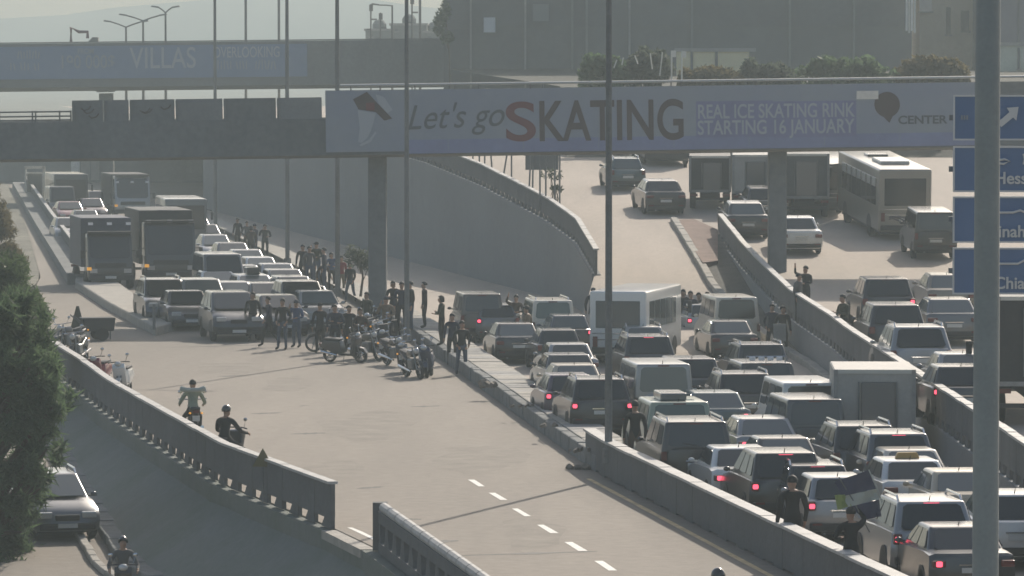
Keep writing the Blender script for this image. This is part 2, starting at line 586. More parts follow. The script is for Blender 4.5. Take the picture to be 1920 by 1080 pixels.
b.build('end_post', M_par, root, loc=(x0 - root.location.x, 29.6, 0))
# ledge in the gap
b = MB()
b.prism([(interp(PAR, 99.9) - .36, 99.9), (interp(PAR, 99.9) - .02, 99.9), (interp(PAR, 104.1) - .02, 104.1), (interp(PAR, 104.1) - .36, 104.1)], -.2, -.015, 'z')
tag(b.build('expansion_ledge', M_kerb), kind='structure')
# kerb stones along the lower road
def kerb_run(name, label, xf, zf, d0, d1, L, w, h, m, cat='kerb', jit=.015):
    root = thing(name, label, cat, (xf(d0), d0, 0))
    b = MB()
    b.box((0, 0, h / 2), (w, L - .04, h))
    me = b.mesh('kerb_stone', bevel=.02, seg=1)
    d = d0
    k = 0
    while d < d1 and k < 290:
        x0, x1 = xf(d), xf(d + L)
        st = L / math.sqrt(1 + ((x1 - x0) / L) ** 2)
        inst('kerb_stone', me, m, root, ((x0 + xf(d + st)) / 2 - root.location.x + random.uniform(-jit, jit), d + st / 2 - d0, (zf(d) + zf(d + st)) / 2 + random.uniform(-jit, jit)),
             (math.atan2(zf(d + st) - zf(d), st), random.uniform(-.02, .02), math.atan2(-(x1 - x0), L)))
        d += st
        k += 1
    return root
kerb_run('wall_footing', 'row of worn grey footing blocks at the base of the mossy wall', lambda d: lowx(d) + .15, lambda d: clampi(LOWZ, d), 104, 160, .9, .5, .25, M_concd)
kerb_run('kerb_row', 'row of pale kerb stones edging the sunken lower road', lambda d: lowx(d) - .65, lambda d: clampi(LOWZ, d), 104, 160, 1.0, .2, .15, M_kerb)

# ------------------------------------------------------------------ median between the empty road and the queue
def medx(d): return interp(MED, d)
kerb_run('median_kerb', 'dark stone kerb face of the raised median beside the empty road', lambda d: medx(d) + .13, lambda d: -.01, 119, 200, 1.0, .26, .44, M_concd)
root = thing('median_paving', 'broken sunlit paving of the narrow raised median', 'median', (medx(119), 119, 0))
for k in range(84):
    d = 119 + k * .98
    w = 1.05
    b = MB()
    dz = random.uniform(-.02, .02)
    b.box((0, 0, .2), (w, .965, .44 + dz * .3), rz=0)
    if k % 7 == 0 or k < 3:
        me_ = b.mesh('paving_slab', bevel=.015, seg=1)
        slabs = (slabs if k else []) + [me_]
    inst('paving_slab', random.choice(slabs), random.choice([M_kerb, M_conc, M_kerb]), root, (medx(d) + .27 + w / 2 - root.location.x, k * .98 + .47, random.uniform(-.012, .006)), (random.uniform(-.006, .006), random.uniform(-.008, .008), .107))
strip('median_far', [(d, medx(d), medx(d) + 1.3, .3) for d in frange(201, 330, 6)], M_kerb)
parapet('median_barrier', 'dark concrete barrier with a bright coping between the empty road and the queue', MED, 64, 119.5, 2.0, .86, lambda d: 0.0, M_par, M_cap, notch=.05, side=.12, cat='barrier', t=.2, feet=1)
# rubble and stones on the median
M_rub = mat('rubble', (.2, .17, .14), .95, var=.4, scale=3)
def rock_pile(px, py, n, spread, size, label, m=None, z=.42, name='rubble_heap', road=None):
    c = G(px, py, z)
    b = MB()
    for _ in range(n):
        s = size * random.uniform(.5, 1.3)
        b.box((random.gauss(0, spread), random.gauss(0, spread * .7), s * .3), (s, s * random.uniform(.5, 1.2), s * random.uniform(.4, .9)), rz=random.uniform(0, 3), rx=random.uniform(-.6, .6), ry=random.uniform(-.6, .6))
    return tag(b.build(name, m or M_rub, bevel=.01, seg=1, loc=c), label, 'rubble', kind=None)
rock_pile(918, 724, 9, .16, .22, 'small brown rubble heap on the sunlit median')
rock_pile(1085, 880, 7, .2, .14, 'scattered stones at the foot of the median near the barrier end', z=0.0)
rock_pile(1098, 846, 6, .2, .13, 'loose stones on top of the median beside the tall lamp post')
rock_pile(985, 763, 5, .2, .1, 'few pebbles on the median beside the queue')
rock_pile(1020, 800, 5, .2, .1, 'chipped stone bits on the median edge')

# ------------------------------------------------------------------ ramp wall and parapets
b = MB()
ds = frange(192, 345, 3)
vs, fs = [], []
for d in ds:
    x = interp(WALL, d)
    zt = clampi(RAMPZ, d) + .05
    vs += [(x, d, -.1), (x, d, zt), (x + .35, d, zt), (x + .35, d, -.1)]
for i in range(len(ds) - 1):
    for k in range(4):
        fs.append((i * 4 + k, i * 4 + (k + 1) % 4, (i + 1) * 4 + (k + 1) % 4, (i + 1) * 4 + k))
fs.append((0, 1, 2, 3))
b.add(vs, fs)
tag(b.build('ramp_wall', M_wall), 'tall grey retaining wall of the rising ramp beside the blocked road', 'wall')
parapet('ramp_parapet', 'curving parapet with pale dotted slots on top of the grey ramp wall', WALL, 192, 300, 1.0, .98, lambda d: clampi(RAMPZ, d) + .05, M_par, M_cap, side=.17, notch=.22)
kerb_run('ramp_kerb', 'pale kerb along the right edge of the ramp', lambda d: interp(RAMPR, d), lambda d: clampi(RAMPZ, d), 112, 211, 1.2, .3, .22, M_kerb)
# right carriageway: wall under barrier, barrier
b = MB()
ds = frange(60, 205, 3)
vs, fs = [], []
for d in ds:
    x = clampi(BAR, d)
    zt = clampi(RIGHTZ, d) + .02
    vs += [(x - .14, d, -.1), (x - .14, d, zt), (x + .05, d, zt), (x + .05, d, -.1)]
for i in range(len(ds) - 1):
    for k in range(4):
        fs.append((i * 4 + k, i * 4 + (k + 1) % 4, (i + 1) * 4 + (k + 1) % 4, (i + 1) * 4 + k))
fs.append(((len(ds) - 1) * 4, (len(ds) - 1) * 4 + 1, (len(ds) - 1) * 4 + 2, (len(ds) - 1) * 4 + 3))
b.add(vs, fs)
tag(b.build('carriageway_wall', M_wall), 'low dark wall carrying the barrier of the right carriageway', 'wall')
parapet('carriageway_barrier', 'long dark barrier with bright coping and pale slots along the right carriageway', BAR, 66, 204, 1.25, 1.0, lambda d: clampi(RIGHTZ, d) + .02, M_par, M_cap, side=-.02, cat='barrier', notch=.24, feet=1)
# left barrier of the oncoming carriageway and tapered island
LB = [(237, -21.2), (300, -28.7), (405, -41)]
parapet('slip_parapet', 'grey parapet beside the oncoming lorries at the slip road', LB, 237, 400, 1.6, 1.0, lambda d: 0.05, M_par, M_cap, side=-.1, notch=.2)
ribbon_wall('added_shade_plinth', [(d_, x_ - .16) for d_, x_ in LB], frange(223, 405, 4), lambda d: -.05, lambda d: .5, 1.0, M_concd, 'broad low plinth added along the slip road to widen the shade under the grey parapet', 'plinth')  # added block, broadens the shaded band beside the parapet
b = MB()
isl = [(180, -13.4), (184, -12.9), (209, -16.6), (237, -20.6), (237, -21.4), (219.5, -20.0), (200, -16.9)]
b.prism([(x, d) for d, x in isl], -.05, .34, 'z')
tag(b.build('slip_island', M_kerb, bevel=.04, seg=1), 'long tapering kerbed island with a sunlit top beside the front lorry', 'island')
b = MB()
b.tube([(0, 0, 0), (0, 0, .95)], .06, 8)
p = G(289, 618, .34)
tag(b.build('bollard', M_pole, loc=p), 'short dark bollard on the tip of the tapering island', 'bollard')
# ------------------------------------------------------------------ overpass
OD = 189.0
OX, OZ = X(700, OD), Zat(290, OD)          # origin of the local frame: lower front edge above the left column
TILT = -.0132
S0 = OD / FPX                              # metres per photo pixel at the front face
def lx(px): return (px - 700) * S0
over = thing('overpass', 'wide grey concrete overpass crossing every carriageway on square columns', 'bridge', (OX, OD, OZ), (0, TILT, 0))
b = MB()
b.prism([(0, .0), (0, 1.45), (.35, 1.45), (.35, 1.2), (4.8, 1.2), (4.8, 1.45), (5.2, 1.45), (5.2, 0), (4.4, -.12), (.8, -.12)], lx(-120), lx(2300), 'x')
b.build('deck', M_deck, over)
for k, (x0, x1) in enumerate([(136, 196), (196, 244), (244, 330), (330, 420), (420, 520), (520, 606)]):
    b = MB()
    b.box(((lx(x0) + lx(x1)) / 2, .12, 1.45 + .42), (lx(x1) - lx(x0) - .05, .1, .84))
    pn = b.build('barrier_panel', M_decko if k % 2 else M_deck, over)
    b = MB()
    b.box((lx(x0) + .06, .04, 1.45 + .4), (.08, .08, .8))
    b.build('panel_post', M_pole, pn)
    if k in (0, 2):
        for q in range(3):
            b = MB()
            yy = random.uniform(1.65, 2.0)
            xx = random.uniform(lx(x0) + .3, lx(x1) - .5)
            b.tube([(xx, .06, yy), (xx + .12, .06, yy - .1), (xx + .3, .06, yy - .04), (xx + .4, .06, yy + .08)], .022, 5)
            b.build('graffiti_stroke', M_inkd, pn)
for z in (1.53, 1.68, 1.86):
    b = MB()
    b.tube([(lx(-110), .15, z), (lx(135), .15, z)], .035, 6)
    b.build('rail', M_pole, over)
for px in (-60, 0, 62, 68, 113, 134):
    b = MB()
    b.tube([(lx(px), .15, 1.42), (lx(px), .15, 1.9)], .035, 6)
    b.build('rail_post', M_pole, over)
b = MB()
b.box(((lx(612) + lx(2300)) / 2, .2, 1.45 + .55), (lx(2300) - lx(612), .2, 1.1))
b.build('parapet_wall', M_deck, over)
b = MB()
b.tube([(lx(640), .02, 2.74), (lx(2300), .02, 2.74)], .05, 8)
b.build('top_rail', M_rail, over)
for px in range(660, 2300, 120):
    b = MB()
    b.tube([(lx(px), .1, 2.5), (lx(px), .02, 2.72)], .03, 6)
    b.build('rail_post', M_pole, over)
for i, (px, zb) in enumerate([(708, -.05), (1457, 1.5), (1950, 1.5)]):
    b = MB()
    x = X(px, 190.5)
    ztop = OZ + (x - OX) * math.tan(-TILT) - .1
    b.prism([(-.36, -.4), (.36, -.4), (.36, .5), (-.36, .5)], zb, ztop, 'z')
    o = b.build('column', M_deck, None, bevel=.04, seg=1, loc=(x, 190.5, 0))
    tag(o, ['square concrete column of the overpass standing on the median', 'square concrete column of the overpass behind the right barrier', 'square concrete overpass column behind the blue road signs'][i], 'column', None)
# dark wall closing the view under the far bridge
uw = thing('underpass_wall', 'dark wall with pale panels closing the road under the far bridge', 'wall', (X(-80, 425), 425, 0))
b = MB()
b.box((X(420, 425) / 2 - X(-80, 425) / 2, 1, 2.6), (X(420, 425) - X(-80, 425), 1.5, 5.2))
b.build('wall', M_deck, uw)
for (x0, x1, m) in [(134, 150, M_white), (152, 168, M_conc), (171, 186, M_conc), (320, 345, M_concd), (350, 380, M_concd)]:
    b = MB()
    b.box((X((x0 + x1) / 2, 425) - X(-80, 425), .2, 2.2), (X(x1, 425) - X(x0, 425), .14, 4.0))
    b.build('wall_panel', m, uw)

# banner LET'S GO SKATING
ban = thing('banner', 'long pale banner announcing a real ice skating rink on the overpass', 'banner', (OX, OD - .06, OZ), (0, TILT, 0))
b = MB()
b.box(((lx(612) + lx(1830)) / 2, 0, 1.33), (lx(1830) - lx(612), .06, 2.42))
b.build('banner_sheet', M_ban, ban)
def bt(name, s, px, py, h, m, bold=0, shear=0, w=None, rot=0):
    """lettering on the banner: px,py lower-left in the photograph, h cap height in photo pixels"""
    yb = 290 - (py + (px - 700) * .0132)
    size = h * S0 / .70
    o = text(name, s, size, m, ban, (lx(px), -.045, yb * S0), bold, shear)
    if w:
        cur = o.dimensions.x if o.dimensions.x > 0 else 1
        xs = [v.co.x for v in o.data.vertices]
        cur = max(xs) - min(xs)
        o.scale[0] = w * S0 / cur
    o.rotation_euler = (PI / 2, -rot, 0)
    return o
bt('lettering', "Let's go", 762, 243, 46, M_inkg, .002, .35, 182, .03)
bt('letter', "S", 946, 263, 72, M_inkr, .03, 0, 56)
bt('lettering', "KATING", 1008, 263, 74, M_inkd, .035, 0, 270)
bt('lettering', "REAL ICE SKATING RINK", 1308, 222, 26, M_inkl, .012, 0, 294)
bt('lettering', "STARTING 16 JANUARY", 1308, 252, 26, M_inkl, .012, 0, 294)
bt('lettering', "CENTER", 1684, 232, 15, M_inkg, .012, 0, 92)
# print: white boot on a blade, dark sleeves, round emblem, blue lower band
def shape(name, pts, m, parent, y=-.046):
    b = MB()
    b.prism([(lx(x), (290 - (yy + (x - 700) * .0132)) * S0) for x, yy in pts], y, y + .012, 'y')
    return b.build(name, m, parent)
shape('boot_print', [(672, 206), (706, 212), (702, 228), (697, 244), (690, 258), (678, 268), (672, 266), (676, 240)], M_inkl, ban)
shape('blade_print', [(674, 271), (692, 262), (705, 246), (707, 249), (696, 266), (678, 274)], M_inkl, ban)
shape('sleeve_print', [(664, 186), (690, 172), (712, 196), (737, 222), (722, 226), (706, 210), (674, 205)], M_inkd, ban)
shape('collar_print', [(706, 176), (722, 182), (738, 206), (728, 212), (712, 194)], M_inkl, ban, -.05)
shape('patch_print', [(688, 193), (704, 192), (704, 207), (688, 207)], M_inkr, ban, -.052)
n = 20
shape('emblem_print', [(1664 + 24 * math.cos(2 * PI * k / n), 196 + 24 * math.sin(2 * PI * k / n)) for k in range(n)], M_inkd, ban)
shape('emblem_tail', [(1652, 214), (1676, 214), (1668, 230)], M_inkd, ban, -.048)
shape('blue_band', [(760, 262), (1828, 247), (1828, 272), (760, 288)], M_inkv.copy() if False else mat('banner lower blue', (.24, .26, .40), .7, var=.08, scale=.5), ban, -.036)
for i, (xa, xb) in enumerate([(1306, 1450), (1450, 1606)]):
    shape('violet_field', [(xa, 190), (xb, 188), (xb, 256), (xa, 258)], mat('banner violet field', (.22, .225, .36), .7, var=.08, scale=.5), ban, -.040)
for k, px in enumerate(range(700, 1830, 141)):
    b = MB()
    b.box((lx(px), -.033, 1.33), (.02, .012, 2.38))
    b.build('seam', M_inkm, ban)
    b = MB()
    b.tube([(lx(px) + .3, -.04, 2.50), (lx(px) + .3, .02, 2.70)], .012, 4)
    b.build('tie_rope', M_inkd, ban)
b = MB()
b.box((lx(1627), -.11, (290 - 178 - 12.2) * S0), (.86, .03, .34), rx=.25)
b.build('loose_flap', M_white, ban)

# ------------------------------------------------------------------ far bridge with the villas banner
VD = 360.0
SV = VD / FPX
VX, VZ = X(0, VD), Zat(165, VD)
vil = thing('footbridge', 'grey bridge with a blue sales banner behind the overpass', 'bridge', (VX, VD, VZ), (0, -.0105, 0))
b = MB()
b.prism([(0, 0), (0, 3.3), (.3, 3.3), (.3, 1.4), (9.7, 1.4), (9.7, 3.3), (10, 3.3), (10, 0), (8.5, -.3), (1.5, -.3)], -300 * SV, 1300 * SV, 'x')
b.build('deck', M_deck, vil)
b = MB()
b.tube([(-300 * SV, .1, 3.36), (1300 * SV, .1, 3.36)], .05, 6)
b.build('rail', M_pole, vil)
b = MB()
b.prism([(172, 0), (208, 0), (200, -10), (180, -10)], 1.5, 8, 'y')
b.v = [(x * SV, y, z * SV) for x, y, z in b.v]
b.build('pier_head', M_deck, vil)
b = MB()
b.box((190 * SV, 5, -5.5), (1.0, 1.2, 10))
b.build('pier', M_deck, vil)
vb = thing('banner', 'blue banner with pale villas lettering on the far bridge', 'banner', (VX, VD - .08, VZ), (0, -.0105, 0))
b = MB()
b.box((288 * SV - 160 * SV, 0, 1.85), (900 * SV, .06, 2.45))
b.build('banner_sheet', M_ban2, vb)
def vt(name, s, px, py, h, m, bold, w):
    o = text(name, s, h * SV / .7, m, vb, (px * SV, -.045, (165 - py) * SV - px * SV * .0105), bold)
    xs = [v.co.x for v in o.data.vertices]
    o.scale[0] = w * SV / (max(xs) - min(xs))
    return o
vt('lettering', 'VILLAS', 246, 128, 39, M_inkl, .02, 124)
vt('lettering', 'FROM', 148, 101, 10, M_inkm, .01, 30)
vt('lettering', '190 000$', 113, 128, 24, M_inkm, .015, 100)
vt('lettering', 'OVERLOOKING', 402, 108, 20, M_inkl, .012, 124)
for (x0, x1, yb, h, n) in [(404, 522, 130, 18, 20), (36, 80, 110, 16, 8), (22, 80, 132, 15, 9)]:
    for k in range(n):
        if random.random() < .12: continue
        b = MB()
        x = x0 + (x1 - x0) * k / n
        hh = h * random.uniform(.8, 1.0)
        b.box(((x + 1.2) * SV, -.04, (165 - yb + hh / 2) * SV - x * SV * .0105), (2.2 * SV, .02, hh * SV), ry=random.choice([0, 0, .15, -.15]))
        b.build('letter_stroke', M_inkm, vb)

# ------------------------------------------------------------------ lamp posts
def lamp_post(x, d, z0, h, r, label, arms=(), name='lamp_post', group=None, m=None, heads=True):
    o = thing(name, label, 'lamp post', (x, d, z0), (0, 0, 0), group)
    b = MB()
    b.tube([(0, 0, 0), (0, 0, .35)], [r * 1.9, r * 1.8], 10)
    b.build('base', m or M_pole, o)
    b = MB()
    b.tube([(0, 0, .3), (0, 0, h * .5), (0, 0, h)], [r * 1.15, r, r * .75], 10)
    b.build('mast', m or M_pole, o, smooth=True)
    for (dx, dz, ln) in arms:
        b = MB()
        b.tube([(0, 0, h - .05), (dx * ln * .5, 0, h + dz * .5), (dx * ln, 0, h + dz)], r * .6, 6)
        a = b.build('arm', m or M_pole, o)
        b = MB()
        b.prism([(-.35, 0), (.35, 0), (.28, .12), (-.28, .12)], -.12, .12, 'y')
        b.build('lamp_head', m or M_steel, a, loc=(dx * (ln + .3), 0, h + dz), rot=(0, -.15 * dx, 0))
    return o
GL = 'tall lamp posts along the median'
for px, py, h, lab in [(1141, 868, 13.5, 'tall dark lamp post at the near end of the median beside the barrier'), (763, 637, 14, 'tall lamp post on the median just right of the left overpass column'),
                       (633, 556, 15, 'tall lamp post rising from the crowd on the median'), (539, 497, 16, 'lamp post on the median between two groups of onlookers'),
                       (404, 432, 17, 'distant lamp post on the median beside the dark lorry')]:
    p = G(px, py, .4 if py > 500 else .3)
    lamp_post(p.x, p.y, p.z, h, .085 if py > 600 else .10, lab, ((1, .25, 1.6), (-1, .25, 1.6)), group=GL)
# lamps on and behind the far bridge
for i, (px, top, d, arm, lab) in enumerate([
        (238, 50, 372, 27, 'double armed street lamp, lowest of the three beyond the far bridge'), (270, 38, 372, 30, 'double armed street lamp, middle one of the three beyond the far bridge'),
        (312, 23, 372, 12, 'narrow double armed street lamp, tallest of the three beyond the far bridge')]):
    zt = Zat(top, d)
    z0 = 5.0
    lamp_post(X(px, d), d, z0, zt - z0, .1, lab, ((1, .35, arm * d / FPX), (-1, .35, arm * d / FPX)), group='street lamps beyond the far bridge')
for px, d, lab in [(462, 372, 'plain dark pole rising beyond the far bridge, second from the street lamps'), (524, 372, 'plain dark pole close beside its twin beyond the far bridge'), (788, 374, 'thin dark pole beside the small tree and the dark building')]:
    b = MB()
    b.tube([(0, 0, 0), (0, 0, 16)], .1, 8)
    tag(b.build('pole', M_pole, loc=(X(px, d), d, 5)), lab, 'pole', 'poles beyond the far bridge')
zt = Zat(10, 374)
lamp_post(X(736, 374), 374, 5, zt - 5, .09, 'single armed street lamp reaching over the roofs beyond the far bridge', ((-1, .0, 1.0),))
for px, top, lab in [(696, 8, 'thin mast with a small head above the distant roofs'), (714, 24, 'slender antenna mast on the distant roofs'), (773, -5, 'lattice like antenna mast with small brackets beside the dark building')]:
    d = 378
    b = MB()
    z1 = Zat(top, d)
    b.tube([(0, 0, 0), (0, 0, z1 - 5)], .07, 6)
    b.box((.02, 0, z1 - 5 - .3), (.3, .2, .5))
    b.box((.25, 0, z1 - 5 - 1.2), (.45, .1, .12))
    b.box((-.15, 0, z1 - 5 - 2.0), (.35, .1, .12))
    tag(b.build('antenna_mast', M_pole, loc=(X(px, d), d, 5)), lab, 'mast')
# bent sculpture-like excavator arm
d = 372
b = MB()
P = [(135, 80), (135, 52), (150, 60), (166, 60), (166, 72)]
b.tube([(0, 0, 0)] + [((px - 135) * d / FPX, 0, Zat(py, d) - Zat(80, d)) for px, py in P[1:]], .14, 6)
exo = b.build('digger_boom', mat('dull red steel', (.14, .075, .08), .6), loc=(X(135, d), d, Zat(80, d)))
b = MB()
b.prism([(168, 78), (176, 70), (186, 70), (187, 80)], -.4, .4, 'y')
b.v = [((x - 135) * d / FPX, y, Zat(z, d) - Zat(80, d)) for x, y, z in b.v]
b.build('bucket', M_pole, exo)
tag(exo, 'bent dull red machine boom showing above the far bridge', 'machine')

# ------------------------------------------------------------------ dark building and its neighbours
BD = 345.0
M_bld = mat('dark facade', (.12, .128, .13), .8, var=.12, scale=.12)
M_bldp = mat('dark facade panel', (.105, .112, .116), .7, var=.15, scale=.2)
M_beige = mat('beige building render', (.62, .55, .42), .85, var=.12, scale=.2)
SB = BD / FPX
bx0, bx1 = X(832, BD), X(1708, BD)
bl = thing('building', 'big dark netted building standing above the overpass', 'building', (bx0, BD, 0))
b = MB()
b.box(((bx1 - bx0) / 2, 11, 13), (bx1 - bx0, 22, 26))
b.build('wall', M_bld, bl)
cols = [883, 985, 1073, 1100, 1180, 1297, 1480, 1600]
prev = 836
for c in cols + [1704]:
    for zz in range(4, 26, 3):
        b = MB()
        w = (c - prev) * SB
        b.box(((prev + c) / 2 * SB - 832 * SB, -.05, zz + 1.45), (w - .12, .1, 2.8))
        b.build('facade_panel', M_bldp if (zz + c) % 2 else M_bld, bl)
    prev = c
for c in cols:
    b = MB()
    b.box(((c - 832) * SB, -.22, 13), (.14, .3, 25.8))
    b.build('pier', M_conc if c in (883, 985, 1180) else M_steel, bl)
for (x0, y0, x1, y1, m) in [(906, 33, 930, 62, (.62, .64, .64)), (998, 8, 1030, 41, (.17, .185, .19))]:
    b = MB()
    b.box(((x0 + x1) / 2 * SB - 832 * SB, -.16, Zat((y0 + y1) / 2, BD)), ((x1 - x0) * SB, .12, (y1 - y0) * SB))
    w = b.build('window', mat('window blind %d' % x0, m, .5), bl)
    b = MB()
    xa = (x0 + x1) / 2 * SB - 832 * SB
    za = Zat((y0 + y1) / 2, BD)
    for sx in (-1, 1):
        b.box((xa + sx * (x1 - x0) * SB / 2, -.24, za), (.08, .06, (y1 - y0) * SB + .08))
    b.box((xa, -.24, za - (y1 - y0) * SB / 2), ((x1 - x0) * SB, .06, .08))
    b.build('window_frame', M_bldp, w)
# bright corrugated edge sheets
for k, px in enumerate((1698, 1703, 1708, 1713)):
    b = MB()
    d = BD - 1.5
    zt, zb = Zat(-30, d), Zat(58 + (k % 2) * 4, d)
    b.box((0, 0, 0), (.13, .3, zt - zb))
    b.build('edge_sheet', M_rail if k % 2 else M_white, bl, loc=(X(px, d) - bx0, -1.5, (zt + zb) / 2))
def house(name, x0, x1, ytop, ybot, d, dep, m, label, wins=(), cat='building'):
    o = thing(name, label, cat, (X(x0, d), d, 0))
    s = d / FPX
    zt, zb = Zat(ytop, d), Zat(ybot, d)
    b = MB()
    b.box(((x1 - x0) * s / 2, dep / 2, (zt + zb) / 2), ((x1 - x0) * s, dep, zt - zb))
    b.build('wall', m, o)
    b = MB()
    b.box(((x1 - x0) * s / 2, dep / 2, zt + .12), ((x1 - x0) * s + .3, dep + .3, .24))
    b.build('roof', M_conc, o)
    for (a0, b0, a1, b1, mm) in wins:
        b = MB()
        b.box((((a0 + a1) / 2 - x0) * s, -.05, Zat((b0 + b1) / 2, d)), ((a1 - a0) * s, .12, (b1 - b0) * s))
        w = b.build('window', mm, o)
        b = MB()
        b.box((((a0 + a1) / 2 - x0) * s, -.14, Zat(b1, d)), ((a1 - a0) * s + .2, .16, .1))
        b.build('sill', M_conc, w)
    return o
house('apartment_block', 1722, 1850, -60, 150, 360, 12, M_beige, 'beige block beside the bright edge of the dark building', [(1722, -10, 1745, 23, M_white), (1772, 14, 1780, 66, M_bldp), (1800, 20, 1815, 60, M_bldp)])
house('grey_block', 1846, 2010, -60, 150, 350, 12, mat('violet grey render', (.17, .17, .20), .85, var=.1, scale=.2), 'plain violet grey block behind the big near pole', [(1906, -40, 1909, 84, M_bldp)])
house('low_shed', 1858, 1990, 86, 150, 335, 8, mat('pale shed wall', (.5, .52, .42), .8, var=.15, scale=.4), 'pale low shed under the violet grey block', [(1906, 90, 1910, 130, M_bldp)])
house('yellow_wall', 1268, 1412, 97, 150, 320, .6, mat('yellow plaster with painted sunlight', (.78, .68, .42), .8, var=.1, scale=.5), 'low yellow plaster wall under the dark building', [(1294, 97, 1299, 150, M_bldp), (1340, 97, 1345, 150, M_bldp), (1404, 97, 1412, 150, M_bldp)], 'wall')  # sunlight on this wall is put into its bright base colour
# distant roofs
M_far = mat('distant masonry', (.20, .21, .20), .9, var=.2, scale=.05)
for (x0, x1, yt, lab) in [(686, 735, 58, 'hazy flat roofed block beyond the far bridge'), (733, 800, 48, 'hazy block with rounded water tanks beyond the far bridge'), (795, 834, 62, 'hazy low roof at the foot of the small tree')]:
    o = house('distant_house', x0, x1, yt, 140, 520, 12, M_far, lab, [(x0 + 8, yt + 6, x0 + 14, yt + 12, M_bldp)])
    b = MB()
    b.ball(((x1 - x0) * .5 * 520 / FPX, 3, Zat(yt, 520) + .5), (.8, .8, .8), 8, 5)
    b.build('water_tank', M_far, o)

# ------------------------------------------------------------------ hills and slope
b = MB()
hp = [(-1400, 30), (-700, 36), (-500, 44), (-400, 40), (-260, 42), (-180, 52), (-120, 58), (-60, 54), (-10, 44), (60, 30), (150, 26), (300, 34), (700, 60), (1500, 40)]
xs = frange(-1400, 1500, 25)
vs, fs = [], []
for i, x in enumerate(xs):
    h = interp(hp, x) * .82 + random.uniform(-1, 1)
    vs += [(x, 2300, -1), (x, 2340, h * .6), (x, 2400 + random.uniform(-20, 20), h), (x, 2600, -1)]
for i in range(len(xs) - 1):
    for k in range(3):
        fs.append((i * 4 + k, i * 4 + 4 + k, i * 4 + 5 + k, i * 4 + 1 + k))
b.add(vs, fs)
tag(b.build('hills', mat('hill scrub', (.10, .11, .075), .95, var=.4, scale=.01), smooth=True), kind='structure')
strip('embankment', [(252, X(1060, 252), 60, 5.4), (262, X(1060, 262), 60, 8.0), (285, X(1050, 285), 60, 9.0), (344, X(840, 344), 70, 10.0)], mat('dry scrub ground', (.05, .048, .035), .95, var=.4, scale=.5, bump=.5))

# ------------------------------------------------------------------ plants
LEAFM = {
    'dark': mat('dark green leaves', (.09, .135, .07), .65, var=.4, scale=1.5, spec=.3),
    'mid': mat('green leaves', (.07, .105, .045), .6, var=.4, scale=1.5, spec=.3),
    'dry': mat('dry olive leaves', (.12, .10, .05), .8, var=.4, scale=1.2, spec=.2),
    'grey': mat('grey green leaves', (.075, .09, .065), .7, var=.3, scale=1.2, spec=.3),
}
for m_ in LEAFM.values():
    nt_ = m_.node_tree
    b_ = nt_.nodes['Principled BSDF']
    tr_ = nt_.nodes.new('ShaderNodeBsdfTranslucent')
    mx_ = nt_.nodes.new('ShaderNodeMixShader')
    mx_.inputs[0].default_value = .55
    src = b_.inputs['Base Color'].links[0].from_socket
    nt_.links.new(src, tr_.inputs['Color'])
    nt_.links.new(b_.outputs[0], mx_.inputs[1])
    nt_.links.new(tr_.outputs[0], mx_.inputs[2])
    nt_.links.new(mx_.outputs[0], nt_.nodes['Material Output'].inputs['Surface'])
M_bark = mat('bark', (.075, .055, .04), .95, var=.3, scale=3)
def leafcloud(blobs, n, ll, lw, rnd, droop=0.0, shell=.55):
    """many small leaf faces spread through ellipsoids; blobs: (x,y,z,rx,ry,rz)"""
    vs, fs = [], []
    wts = [q[3] * q[4] * q[5] for q in blobs]
    for _ in range(n):
        q = rnd.choices(blobs, wts)[0]
        u = Vector((rnd.gauss(0, 1), rnd.gauss(0, 1), rnd.gauss(0, 1))).normalized() * (rnd.random() ** shell)
        c = Vector((q[0] + u.x * q[3], q[1] + u.y * q[4], q[2] + u.z * q[5]))
        a = Vector((rnd.gauss(0, 1), rnd.gauss(0, 1), rnd.gauss(0, .8) - droop)).normalized()
        w = a.cross(Vector((rnd.gauss(0, 1), rnd.gauss(0, 1), rnd.gauss(0, 1)))).normalized()
        L, W = ll * rnd.uniform(.5, 1.3), lw * rnd.uniform(.6, 1.3)
        i = len(vs)
        vs += [c - a * L / 2, c + w * W / 2, c + a * L / 2, c - w * W / 2]
        fs.append((i, i + 1, i + 2, i + 3))
    me = bpy.data.meshes.new('crown')
    me.from_pydata(vs, [], fs)
    return me
def tree(name, label, loc, blobs, n, ll, lw, leaf, trunk_h, tr, droop=0.0, cat='tree', seed=1, limbs=True):
    rnd = random.Random(seed)
    o = thing(name, label, cat, loc)
    inst('crown', leafcloud(blobs, n, ll, lw, rnd, droop), LEAFM[leaf], o)
    b = MB()
    b.tube([(0, 0, 0), (.1, .05, trunk_h * .5), (0, 0, trunk_h)], [tr, tr * .75, tr * .4], 8)
    if limbs:
        for q in blobs[::3] if len(blobs) > 20 else blobs:
            z0 = min(trunk_h * .9, max(.3, q[2] - abs(q[0]) * .8 - .6))
            b.tube([(0, 0, z0), (q[0] * .5, q[1] * .5, (z0 + q[2]) / 2 + .1), (q[0] * .9, q[1] * .9, q[2])], [tr * .45, tr * .3, tr * .12], 5)
    b.build('trunk', M_bark, o)
    return o
def edge_blobs(d, z0, x0, prof, rnd, n, rr, spread):
    """crown lumps whose right-hand outline follows photo points (py -> px)"""
    out = []
    for k in range(n):
        py = rnd.uniform(prof[0][0], prof[-1][0])
        pe = interp(prof, py)
        r = rr * rnd.uniform(.6, 1.25)
        px = pe - r * FPX / d - abs(rnd.gauss(0, spread))
        out.append((X(px, d) - x0, rnd.uniform(-1.5, 1.5), Zat(py, d) - z0, r, r * 1.1, r * .9))
    return out
rnd = random.Random(5)
d = 118
z0 = clampi(LOWZ, d)
x0 = X(-30, d)
